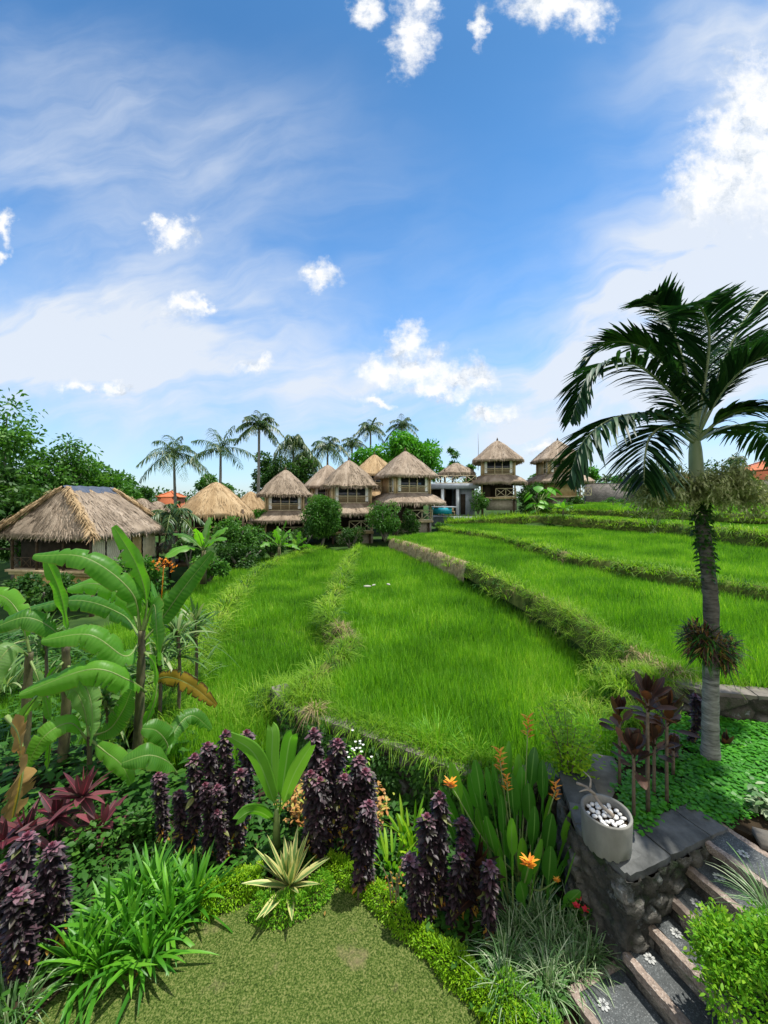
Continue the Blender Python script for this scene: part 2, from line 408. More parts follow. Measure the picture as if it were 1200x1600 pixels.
M['palmleaf'] = leafmat('palm_leaflet', [(0, G(.008, .034, .012)), (.7, G(.017, .066, .019)), (1, G(.045, .12, .03))], .16, .5, .3, (1.3, 1.5, .7))
M['youngpalm'] = leafmat('young_palm_leaf', [(0, G(.10, .30, .02)), (1, G(.24, .48, .06))], .45, .38, .4, vein=(G(.22, .42, .10), .12))
M['coco'] = leafmat('coconut_leaf', [(0, G(.022, .060, .018)), (.7, G(.05, .11, .03)), (1, G(.13, .17, .05))], .25, .4, .4)
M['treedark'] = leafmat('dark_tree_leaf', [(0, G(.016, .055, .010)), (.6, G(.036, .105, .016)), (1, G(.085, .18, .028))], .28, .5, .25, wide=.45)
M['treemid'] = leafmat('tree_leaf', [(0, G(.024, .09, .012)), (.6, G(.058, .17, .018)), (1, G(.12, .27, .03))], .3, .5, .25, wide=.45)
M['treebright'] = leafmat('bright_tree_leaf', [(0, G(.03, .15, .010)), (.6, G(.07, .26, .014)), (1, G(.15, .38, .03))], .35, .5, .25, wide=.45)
M['wisp'] = leafmat('olive_spray', [(0, G(.24, .28, .11)), (1, G(.52, .54, .28))], .2, .6, .2)
M['orange'] = leafmat('orange_bract', [(0, G(.62, .17, .012)), (1, G(.80, .38, .03))], .25, .4, .4, (1.2, 1, .6))
M['redflower'] = leafmat('red_petal', [(0, G(.62, .02, .03)), (1, G(.80, .06, .10))], .25, .45, .3, (1.2, 1, 1))
M['peach'] = leafmat('peach_leaf', [(0, G(.45, .18, .05)), (.6, G(.55, .33, .10)), (1, G(.35, .42, .06))], .3, .5, .3, (1.2, 1, .7))
M['whiteflower'] = leafmat('white_petal', [(0, G(.7, .7, .62)), (1, G(.85, .85, .8))], .2, .5, .3, (1, 1, 1))
M['bark'] = solid('bark', G(.07, .06, .05), G(.22, .20, .17), 9, .85, .15, .8, (1, 1, .35))
M['palmbark'] = solid('palm_bark', G(.075, .075, .066), G(.30, .30, .27), 14, .85, .15, .7, (.6, .6, 2.6))
M['palmbarkdark'] = solid('weathered_palm_bark', G(.035, .032, .028), G(.15, .14, .12), 14, .9, .1, .8, (.6, .6, 2.6))
M['crownshaft'] = solid('crownshaft', G(.20, .26, .12), G(.30, .35, .18), 5, .45, .35, .15, (1, 1, .3))
M['stem'] = solid('plant_stem', G(.10, .07, .05), G(.19, .15, .10), 20, .8, .2, .4)
M['greenstem'] = solid('green_stem', G(.12, .20, .05), G(.22, .28, .09), 10, .5, .3, .1)
M['bananastem'] = solid('banana_stem', G(.035, .030, .022), G(.17, .16, .07), 9, .7, .25, .5, (1, 1, .3))
M['soil'] = solid('soil', G(.018, .013, .008), G(.055, .040, .024), 5, .95, .1, .9)
M['drysoil'] = solid('dry_bank_soil', G(.16, .12, .06), G(.42, .34, .20), 6, .95, .1, .9)
M['bankgreen'] = solid('grassed_bank', G(.03, .05, .010), G(.13, .15, .035), 4, .95, .1, .9)
M['paddy'] = solid('paddy_mud', G(.025, .05, .010), G(.05, .10, .018), 2.5, .9, .15, .5)
M['groundmat'] = solid('ground_cover_soil', G(.02, .05, .012), G(.05, .10, .02), 1.2, .95, .1, .5)
M['palestone'] = solid('pale_field_stone', G(.28, .29, .22), G(.44, .44, .36), 12, .8, .2, .3)
M['concrete'] = solid('planter_concrete', G(.13, .128, .112), G(.27, .265, .235), 4, .85, .2, .35, (1, 1, .5), 0, 7)
M['pebble'] = solid('white_pebble', G(.70, .69, .65), G(.86, .85, .81), 12, .45, .35, .1)
M['cap'] = solid('dark_capstone', G(.035, .038, .036), G(.15, .155, .15), 5, .8, .25, .7, None, .45, 10)
M['slab'] = solid('path_slab', G(.10, .09, .075), G(.24, .215, .18), 5, .85, .2, .4, None, 0, 8)
M['driftwood'] = solid('driftwood', G(.16, .13, .10), G(.34, .29, .23), 12, .8, .2, .6, (1, 1, .4))
M['tile'] = solid('orange_roof_tile', G(.40, .11, .045), G(.62, .20, .08), 5, .7, .25, .4, None, .2)
M['orangebrick'] = solid('orange_brick_wall', G(.36, .10, .045), G(.50, .17, .08), 8, .8, .2, .3)
M['wood'] = solid('bamboo_pole', G(.40, .29, .14), G(.62, .49, .29), 4, .6, .3, .2, (1, 1, .25))
M['palewood'] = solid('pale_bamboo_rail', G(.55, .46, .30), G(.74, .65, .46), 4, .6, .3, .2)
M['darkwood'] = solid('dark_wood', G(.045, .030, .020), G(.11, .075, .045), 6, .75, .2, .3)
M['greywall'] = solid('grey_render', G(.24, .27, .31), G(.36, .40, .45), 3, .85, .2, .2)
M['paleposts'] = solid('pale_post', G(.50, .55, .60), G(.62, .66, .70), 3, .7, .25, .1)
M['white'] = solid('white_cloth', G(.70, .70, .67), G(.82, .82, .80), 6, .8, .2, .15)
M['poolwall'] = solid('pool_tiles', G(.015, .30, .45), G(.03, .42, .58), 3, .25, .5, .1)
M['footing'] = solid('footing_plaster', G(.30, .26, .20), G(.48, .43, .34), 5, .9, .15, .4)
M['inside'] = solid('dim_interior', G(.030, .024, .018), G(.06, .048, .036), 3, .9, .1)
M['bluetarp'] = solid('ridge_sheet', G(.035, .05, .075), G(.08, .10, .14), 6, .45, .4, .3)
M['metal'] = solid('grey_metal', G(.2, .2, .21), G(.28, .28, .29), 5, .5, .4)

def thatch(name, c0, c1, c2):
    m, t = mat(name)
    pos = t.n('ShaderNodeTexCoord').outputs['Object']
    mp = t.n('ShaderNodeMapping'); t.put(mp.inputs[0], pos); mp.inputs['Scale'].default_value = (9, 9, 2.2)
    fine = t.noise(mp.outputs[0], 3.2, 5, .65); big = t.noise(pos, 1.1, 4, .6)
    f = t.m('ADD', t.m('MULTIPLY', fine, .6), t.m('MULTIPLY', t.attr('rnd'), .4))
    c = t.ramp(f, [(.25, c0), (.5, c1), (.78, c2)])
    c = t.mix(t.m('MULTIPLY', t.smooth(big, .42, .7), .35), c, tuple(x * .6 for x in c1))
    finish(t, princ(t, c, .9, .1, fine, .9, .05).outputs[0])
    return m
M['thatch'] = thatch('grey_thatch', G(.145, .112, .082), G(.325, .255, .19), G(.49, .405, .32))
M['thatchgold'] = thatch('golden_thatch', G(.19, .122, .06), G(.41, .285, .155), G(.57, .44, .27))
M['thatchold'] = thatch('weathered_thatch', G(.13, .10, .072), G(.31, .245, .18), G(.47, .385, .30))

def wovenmat(name, c0, c1):
    m, t = mat(name)
    pos = t.n('ShaderNodeTexCoord').outputs['Object']
    s = t.n('ShaderNodeSeparateXYZ'); t.put(s.inputs[0], pos)
    a = t.m('SINE', t.m('MULTIPLY', t.m('ADD', s.outputs[0], s.outputs[1]), 55)); nz = t.noise(pos, 3, 3)
    c = t.ramp(t.m('ADD', t.m('MULTIPLY', a, .18), nz), [(.3, c0), (.75, c1)])
    finish(t, princ(t, c, .75, .2, a, .3, .01).outputs[0])
    return m
M['woven'] = wovenmat('split_bamboo_wall', G(.40, .27, .13), G(.66, .49, .27))
M['blind'] = wovenmat('rolled_bamboo_blind', G(.50, .41, .26), G(.74, .63, .43))
M['goldblind'] = wovenmat('golden_bamboo_blind', G(.48, .31, .12), G(.64, .45, .20))

m, t = mat('dark_glass'); M['glass'] = m
finish(t, princ(t, (.018, .022, .026), .06, .5).outputs[0])

def stonemat(name, c0, c1, c2, joint):
    """stone colour by stone (rnd), joints by lu, lichen blotches"""
    m, t = mat(name)
    pos = t.n('ShaderNodeTexCoord').outputs['Object']
    nz = t.noise(pos, 14, 6, .65); bl = t.noise(pos, 4.5, 4, .6)
    c = t.ramp(t.m('ADD', t.m('MULTIPLY', t.attr('rnd'), .5), t.m('MULTIPLY', nz, .5)), [(.25, c0), (.55, c1), (.8, c2)])
    c = t.mix(t.m('MULTIPLY', t.smooth(bl, .55, .68), .75), c, (.025, .05, .014))
    c = t.mix(t.m('MULTIPLY', t.smooth(t.noise(pos, 6, 6, .75), .56, .66), .65), c, (.22, .24, .24))
    c = t.mix(t.attr('lu'), c, joint)
    finish(t, princ(t, c, .85, .25, nz, 1.0, .04).outputs[0])
    return m
M['stone'] = stonemat('dark_rubble_stone', G(.035, .034, .030), G(.085, .080, .068), G(.17, .16, .14), (.05, .055, .05))
M['stonewarm'] = stonemat('field_stone', G(.04, .035, .028), G(.085, .076, .06), G(.16, .145, .12), (.03, .032, .024))
def blockwall(name):
    m, t = mat(name)
    pos = t.n('ShaderNodeTexCoord').outputs['Object']
    b = t.n('ShaderNodeTexBrick'); mp = t.n('ShaderNodeMapping'); mp.inputs['Rotation'].default_value = (R(90), 0, 0); t.put(mp.inputs[0], pos); t.put(b.inputs['Vector'], mp.outputs[0])
    b.inputs['Color1'].default_value = (.17, .155, .145, 1); b.inputs['Color2'].default_value = (.27, .25, .235, 1); b.inputs['Mortar'].default_value = (.12, .115, .11, 1)
    b.inputs['Scale'].default_value = 2.2; b.inputs['Mortar Size'].default_value = .03
    c = t.mix(t.m('MULTIPLY', t.smooth(t.noise(pos, 1.5, 4), .45, .7), .5), b.outputs[0], (.08, .08, .075))
    finish(t, princ(t, c, .9, .15).outputs[0])
    return m
M['block'] = blockwall('grey_block_wall')
def speckle(name, base, dark, light, sc):
    m, t = mat(name)
    pos = t.n('ShaderNodeTexCoord').outputs['Object']
    v = t.n('ShaderNodeTexVoronoi'); v.inputs['Scale'].default_value = sc; t.put(v.inputs['Vector'], pos)
    k = t.n('ShaderNodeSeparateColor'); t.put(k.inputs[0], v.outputs['Color'])
    c = t.ramp(k.outputs[0], [(0, dark), (.45, base), (.86, base), (.9, light)])
    c = t.mix(t.m('MULTIPLY', t.smooth(t.noise(pos, 5, 5, .65), .42, .66), .6), c, tuple(x * .5 for x in base))
    finish(t, princ(t, c, .6, .35, t.noise(pos, 60, 3), .25, .004).outputs[0])
    return m
M['granite'] = speckle('dark_granite_step', G(.065, .075, .076), G(.03, .034, .035), G(.16, .17, .17), 170)
M['pinkstone'] = speckle('pinkish_step_edging', G(.29, .225, .18), G(.15, .115, .09), G(.40, .34, .29), 110)
M['inlay'] = solid('pale_stone_inlay', G(.28, .29, .28), G(.46, .47, .45), 30, .6, .3, .1)

def lawnmat():
    m, t = mat('lawn_turf')
    pos = t.n('ShaderNodeTexCoord').outputs['Object']
    c = t.ramp(t.noise(pos, 75, 4, .75), [(.36, (.015, .03, .005)), (.5, (.06, .10, .016)), (.62, (.17, .18, .06))])
    c = t.mix(t.m('MULTIPLY', t.smooth(t.noise(pos, 2.2, 4, .6), .58, .74), .7), c, (.20, .155, .09))
    finish(t, princ(t, c, .95, .1, t.noise(pos, 50, 4), .8, .02).outputs[0])
    return m
M['turf'] = lawnmat()


# ------------------------------------------------------------------ the ground: terraces stepping up to the right
def px_line(rows):
    """rows of (px, py, z) on the ground of height z -> world points"""
    return [on(*r) for r in rows]
R1 = px_line([(470, 1092, .55), (500, 1058, .55), (545, 1015, .55), (532, 988, .55), (512, 960, .55), (530, 920, .55), (545, 880, .55), (560, 856, .52)])
R2 = px_line([(1100, 1064, 1.15), (1060, 1058, 1.15), (1010, 1035, 1.15), (960, 1000, 1.15), (880, 952, 1.15), (800, 915, 1.15), (735, 884, 1.15), (650, 853, 1.12), (612, 843, 1.1)])
R3 = px_line([(1420, 957, 1.5), (1200, 922, 1.5), (1060, 898, 1.5), (960, 880, 1.5), (890, 868, 1.5), (850, 855, 1.5), (780, 838, 1.5), (690, 825, 1.45)])
R4 = [at(1500, 872, 13.5), at(1200, 836, 16.5), at(1060, 821, 22.9), at(960, 815, 27.0), at(880, 809, 30), at(830, 808, 33), at(700, 816, 35)]
R5 = [at(1500, 812, 17), at(1200, 806, 21.6), at(1050, 801, 27), at(900, 798, 34), at(830, 800, 37)]
BACK = [at(1700, 786, 30), at(1350, 785, 42), at(1150, 785, 45), at(930, 787, 45)]
WALLB = [on(450, 1102, .6), on(520, 1127, .6), on(590, 1152, .6), on(660, 1177, .6), on(720, 1203, .6), on(800, 1222, .6)]
LB = px_line([(225, 1140, .2), (292, 1045, .2), (330, 985, .2), (368, 930, .2), (400, 900, .2), (440, 876, .2), (500, 858, .2)])

def z_of(poly, z): return [(p[0], p[1], z) for p in poly]
FIELD_B = z_of(R1, .36) + z_of(R2[::-1][:7], .36) + [(4.0, 5.9, .36), (3.9, 4.6, .5), (2.6, 4.4, .5)] + z_of(WALLB[::-1], .5)
FIELD_A = z_of(LB, .05) + z_of(R1[::-1], .05) + [(-1.7, 5.3, -.02), (-3.2, 5.2, -.05)]
FIELD_C = z_of(R2, 1.05) + [(4.4, 30, 1.05)] + z_of(R3[::-1][1:], 1.05) + [(11.5, 4.95, 1.05), (5.2, 5.05, 1.05)]
FIELD_D = z_of(R3, 1.36) + [tuple(p * (1, 1, 0) + (0, 0, 1.36)) for p in R4[::-1]]
FIELD_E = [(p[0], p[1], p[2] - .12) for p in R4[:5]] + [(18, 36, 2.2)] + [(p[0], p[1], 2.1) for p in R5[::-1]]
FIELD_F = [(p[0], p[1], p[2] - .15) for p in R5] + [(p[0], p[1], CAMZ - .38) for p in BACK[::-1]]
FIELD_L = z_of(LB, -.42) + [(-4.2, 27, -.5), (-9, 27, -.7), (-9.6, 18, -.6), (-9.0, 13, -.7), (-8.5, 5.5, -.7), (-4, 5.3, -.2)]

def terrace(name, poly, zbot, material):
    bm = bmesh.new()
    top = [bm.verts.new(p) for p in poly]; bot = [bm.verts.new((p[0], p[1], zbot)) for p in poly]
    f = bm.faces.new(top); n = len(poly)
    for i in range(n): bm.faces.new((top[i], bot[i], bot[(i + 1) % n], top[(i + 1) % n]))
    bmesh.ops.triangulate(bm, faces=[f], ngon_method='EAR_CLIP'); bmesh.ops.recalc_face_normals(bm, faces=bm.faces)
    me = bpy.data.meshes.new(name); bm.to_mesh(me); bm.free(); me.materials.append(material)
    o = bpy.data.objects.new(name, me); col.objects.link(o)
    return tag(o, kind='structure')
# base sheet out to the horizon, with a shallow hollow on the left
gx = np.concatenate([[-2500, -600, -200, -90], np.linspace(-60, 60, 61), [90, 200, 600, 2500]])
gy = np.concatenate([[-300, -60, -20, -6], np.linspace(-2, 90, 47), [130, 250, 700, 2800]])
X, Y = np.meshgrid(gx, gy)
def base_z(x, y):
    s = lambda v, a, b: np.clip((v - a) / (b - a), 0, 1) ** 2 * (3 - 2 * np.clip((v - a) / (b - a), 0, 1))
    z = -.35 - 1.6 * s(-x, 5, 13) * s(y, 5, 16)
    z = z + s(y, 24, 34) * (.35 + 1.6 * s(-x, 5, 13) * (1 - s(y, 30, 45)) + 2.4 * s(x, 3, 16)) + s(y, 40, 62) * (2.9 - 2.2 * s(x, 3, 16))
    z = np.where(y < 4.5, np.minimum(z, -.35 + 0 * x), z)
    return z
Zg = base_z(X, Y) + .12 * (fbm(np.stack([X * .3, Y * .3, 0 * X], -1)) - .5)
mb = MB(); ny, nx = X.shape
i, j = np.meshgrid(np.arange(ny - 1), np.arange(nx - 1), indexing='ij'); a = (i * nx + j)
mb.add(np.stack([X, Y, Zg], -1), np.stack([a, a + 1, a + nx + 1, a + nx], -1).reshape(-1, 4))
tag(mb.build('ground', M['groundmat'], smooth=True), kind='structure')
for nm, poly, zb in (('rice_terrace', FIELD_B, -.6), ('rice_terrace', FIELD_A, -.8), ('rice_terrace', FIELD_C, -.6), ('rice_terrace', FIELD_D, -.6), ('rice_terrace', FIELD_E, -.5), ('rice_terrace', FIELD_F, -.5), ('rice_terrace', FIELD_L, -2.2)):
    terrace(nm, poly, zb, M['paddy'])
# garden soil, lawn, raised bed
terrace('garden_soil', [(-8, -2.2, 0), (2.2, -2.2, 0), (2.2, 2.4, 0), (1.75, 3.3, 0), (2.6, 4.5, 0), (1.0, 4.6, 0), (-1.4, 5.6, 0), (-5, 5.9, -.1), (-8.5, 5.6, -.35)], -1.0, M['soil'])
LAWN = [tuple(on(*p, .004)[:2]) for p in ((-150, 2400), (-40, 1720), (40, 1600), (150, 1500), (280, 1418), (400, 1383), (480, 1374), (520, 1348), (585, 1388), (628, 1428), (685, 1492), (730, 1535), (785, 1620), (850, 1760), (920, 2400))]
OLDLAWN = [0 for p in ((-150, 2400), (20, 1720), (110, 1600), (250, 1560), (312, 1430), (400, 1405), (480, 1392), (520, 1366), (570, 1395), (615, 1440), (670, 1500), (715, 1545), (760, 1620), (830, 1760), (900, 2400))]
mb = MB(); mb.add([(x, y, .004) for x, y in LAWN], np.arange(len(LAWN)))
tag(mb.build('lawn', M['turf']), kind='structure')
BED_Z = .8
BED = [(1.93, 3.06), (1.76, 3.36), (2.08, 3.80), (2.4, 4.2), (3.3, 4.6), (3.8, 5.1), (4.25, 4.95), (5.0, 4.8), (12, 4.66), (12, 2.0), (3.6, 2.2), (3.4, 2.9), (3.0, 3.34), (2.92, 3.27)]
terrace('raised_bed', [(x, y, BED_Z) for x, y in BED], -.6, M['soil'])


# ------------------------------------------------------------------ scattering (stuff that nobody could count)
def scatter(name, pts, meshes, rot=None, scl=None, label=None):
    """one object whose points carry copies of small tufts"""
    pts = np.asarray(pts, float); n = len(pts)
    me = bpy.data.meshes.new(name); me.vertices.add(n); me.vertices.foreach_set('co', pts.astype(np.float32).ravel())
    if rot is None: rot = np.stack([0 * pts[:, 0], 0 * pts[:, 0], rng.random(n) * 6.283], 1)
    if scl is None: scl = rng.uniform(.8, 1.2, n)
    a = me.attributes.new('rot', 'FLOAT_VECTOR', 'POINT'); a.data.foreach_set('vector', np.asarray(rot, np.float32).ravel())
    a = me.attributes.new('scl', 'FLOAT', 'POINT'); a.data.foreach_set('value', np.asarray(scl, np.float32))
    a = me.attributes.new('pick', 'INT', 'POINT'); a.data.foreach_set('value', rng.integers(0, len(meshes), n).astype(np.int32))
    o = bpy.data.objects.new(name, me); col.objects.link(o)
    src = bpy.data.collections.new(name + '_tufts')
    for q in meshes:
        so = bpy.data.objects.new('tuft', q); src.objects.link(so)
    ng = bpy.data.node_groups.new(name, 'GeometryNodeTree')
    ng.interface.new_socket('Geometry', in_out='INPUT', socket_type='NodeSocketGeometry'); ng.interface.new_socket('Geometry', in_out='OUTPUT', socket_type='NodeSocketGeometry')
    N = ng.nodes; L = ng.links
    gi = N.new('NodeGroupInput'); go = N.new('NodeGroupOutput'); ip = N.new('GeometryNodeInstanceOnPoints'); ci = N.new('GeometryNodeCollectionInfo')
    ci.inputs['Collection'].default_value = src; ci.inputs['Separate Children'].default_value = True; ci.inputs['Reset Children'].default_value = True
    def na(nm, ty):
        q = N.new('GeometryNodeInputNamedAttribute'); q.data_type = ty; q.inputs['Name'].default_value = nm; return q.outputs['Attribute']
    L.new(gi.outputs[0], ip.inputs['Points']); L.new(ci.outputs[0], ip.inputs['Instance']); ip.inputs['Pick Instance'].default_value = True
    L.new(na('pick', 'INT'), ip.inputs['Instance Index']); L.new(na('rot', 'FLOAT_VECTOR'), ip.inputs['Rotation']); L.new(na('scl', 'FLOAT'), ip.inputs['Scale'])
    L.new(ip.outputs[0], go.inputs[0])
    md = o.modifiers.new('scatter', 'NODES'); md.node_group = ng
    return tag(o, label, None, None, 'stuff')
def mesh_only(mb, name, mats):
    o = mb.build(name, mats, world=False); me = o.data; bpy.data.objects.remove(o); return me
def tuft(n, rad, L, W, lean, droop, material, name='tuft', nseg=3, prof='grass', bias=0.0, fold=0):
    mb = MB(); a = rng.random(n) * 6.283; q = rad * np.sqrt(rng.random(n))
    base = np.stack([q * np.cos(a), q * np.sin(a), 0 * a - .02], 1)
    b = a + rng.normal(0, .8, n); ln = np.abs(rng.normal(lean, lean * .5, n))
    d = np.stack([np.sin(ln) * np.cos(b) + bias, np.sin(ln) * np.sin(b), np.cos(ln)], 1)
    blades(mb, base, d, rng.uniform(.65, 1.1, n) * L, W * rng.uniform(.8, 1.2, n), rng.uniform(.3, 1.2, n) * droop, nseg, prof, fold)
    return mesh_only(mb, name, material)
def sample(poly, dens):
    p = np.array([q[:2] for q in poly]); lo, hi = p.min(0), p.max(0); n = int((hi - lo).prod() * dens)
    x = rng.uniform(lo[0], hi[0], n); y = rng.uniform(lo[1], hi[1], n)
    k = inpoly(x, y, p) & (np.abs(x) < y * 1.18 + 1.5); return x[k], y[k]
LODS = [((0, 8.5), 190, [tuft(14, .09, .44, .011, .20, .30, M['rice'], nseg=4) for _ in range(6)]),
        ((8.5, 17), 75, [tuft(14, .15, .44, .017, .20, .28, M['rice'], nseg=3) for _ in range(5)]),
        ((17, 60), 26, [tuft(14, .26, .42, .036, .16, .14, M['rice'], nseg=2) for _ in range(5)])]
def plant(name, poly, zf, hs=1.0):
    P3, S = [], []
    for (y0, y1), dens, ms in LODS:
        x, y = sample(poly, dens); k = (y >= y0) & (y < y1); x, y = x[k], y[k]
        patch = fbm(np.stack([x * .5, y * .5, 0 * x], 1), 3, 3)
        z = zf(x, y) if callable(zf) else np.full(len(x), zf)
        if len(x) == 0: continue
        o = scatter(name, np.stack([x, y, z], 1), ms, scl=hs * rng.uniform(.8, 1.12, len(x)) * (.58 + .70 * patch))
plant('rice_crop', FIELD_B, lambda x, y: np.where(y < 5.2, .42, .36), 1.0)
plant('rice_crop', FIELD_A, .04)
plant('rice_crop', FIELD_C, 1.05)
plant('rice_crop', FIELD_D, 1.36)
plant('rice_crop', FIELD_E, 2.08, .9)
def zF(x, y):
    f = np.clip((y - 20) / 26, 0, 1); return 2.6 + f * .6
plant('rice_crop', FIELD_F, zF, .8)
plant('rice_crop', FIELD_L, lambda x, y: -.44 - .2 * np.clip((-x - 5) / 4, 0, 1), 1.05)

# the grassy banks between the terraces: an earth bund, and the grass hanging from it
BT = [tuft(18, .10, .42, .010, .5, .85, M['bank'], bias=.55, nseg=4) for _ in range(4)] + [tuft(14, .08, .26, .012, .6, .8, M['weed'], bias=.4)]
BTF = [tuft(18, .18, .48, .024, .5, .8, M['bank'], bias=.55, nseg=3) for _ in range(3)] + [tuft(14, .16, .34, .03, .6, .7, M['weed'], bias=.5, nseg=2)]
ST = [tuft(14, .10, .26, .010, .9, .8, M['straw'], bias=.4) for _ in range(3)]
def bank(line, wid, drop, up=.10, bare=(), dens=1.0, side=1, hs=1.0, seed=0, mt='bankgreen'):
    n = max(24, int(sum(np.linalg.norm(np.diff(np.array(line), axis=0), axis=1)) * 3)); p = smoothpath(line, n)
    tn = np.gradient(p, axis=0); tn[:, 2] = 0; tn = nrm(tn); nr = np.stack([-tn[:, 1], tn[:, 0], 0 * tn[:, 0]], 1) * side   # nr points downhill
    prof = [(-.7, -.32), (-.5, .6), (-.15, 1.0), (.2, .95), (.5, .3), (.75, -.35), (.95, -1.0)]
    mb = MB(); rows = []
    for k, (s, h) in enumerate(prof):
        nz = fbm(p * 1.7 + k * 3.1, 3, seed)[:, None] - .5
        q = p + nr * (s * wid + nz * .35 * wid); q[:, 2] = p[:, 2] + (up * h if h > 0 else drop * h) + nz[:, 0] * .10
        rows.append(q)
    v = np.stack(rows, 1); K = len(prof)
    i, j = np.meshgrid(np.arange(n - 1), np.arange(K - 1), indexing='ij'); a = i * K + j
    mb.add(v.reshape(-1, 3), np.stack([a, a + 1, a + K + 1, a + K], -1).reshape(-1, 4))
    tag(mb.build('earth_bank', M[mt], smooth=True), kind='structure')
    T = np.linspace(0, 1, n); P3, RT, SC = [[], []], [[], []], [[], []]; PS, RS = [], []
    for q in range(n - 1):
        yy = p[q][1]; far = yy > 10
        cnt = rng.poisson(np.linalg.norm(p[q + 1] - p[q]) * (34 if not far else 15) * dens * (wid * 2 + .4))
        isb = any(a <= T[q] <= b for a, b in bare)
        for _ in range(cnt):
            s = rng.uniform(-.75, .95); h = np.interp(s, [a for a, b in prof], [b for a, b in prof])
            pt = p[q] + (p[q + 1] - p[q]) * rng.random() + nr[q] * s * wid; pt[2] += (up * h if h > 0 else drop * h)
            ang = math.atan2(nr[q][1], nr[q][0]) + (0 if s > 0 else math.pi) + rng.normal(0, .7)
            if isb or rng.random() < .03:
                PS.append(pt); RS.append((0, 0, ang))
                if isb and rng.random() < .75: continue
            P3[far].append(pt); RT[far].append((0, rng.uniform(-.1, .25), ang)); SC[far].append(rng.uniform(.6, 1.2) * hs)
    for far in (0, 1):
        if P3[far]: scatter('bank_grass', P3[far], (BT, BTF)[far], RT[far], SC[far])
    if PS: scatter('dry_grass', PS, ST, RS)
bank(R1, .24, .45, .16, bare=[(.30, .44)], side=1, seed=1, dens=1.5, hs=1.15)
bank(R2[1:7], .28, .38, .08, bare=[(.0, .24)], side=1, seed=2, dens=1.5, hs=.9)
bank(R2[6:], .30, .62, .10, bare=[(0, .96)], side=1, seed=12, mt='drysoil')
bank(R3, .30, .42, .06, side=1, seed=3, bare=[(.55, .62)], dens=1.5)
bank(R4, .40, .55, .10, side=1, seed=4, hs=1.3)
bank(R5, .35, .4, .08, side=1, seed=5, hs=1.2)
bank(LB, .45, .5, .10, side=1, seed=6, hs=1.25, dens=1.3)
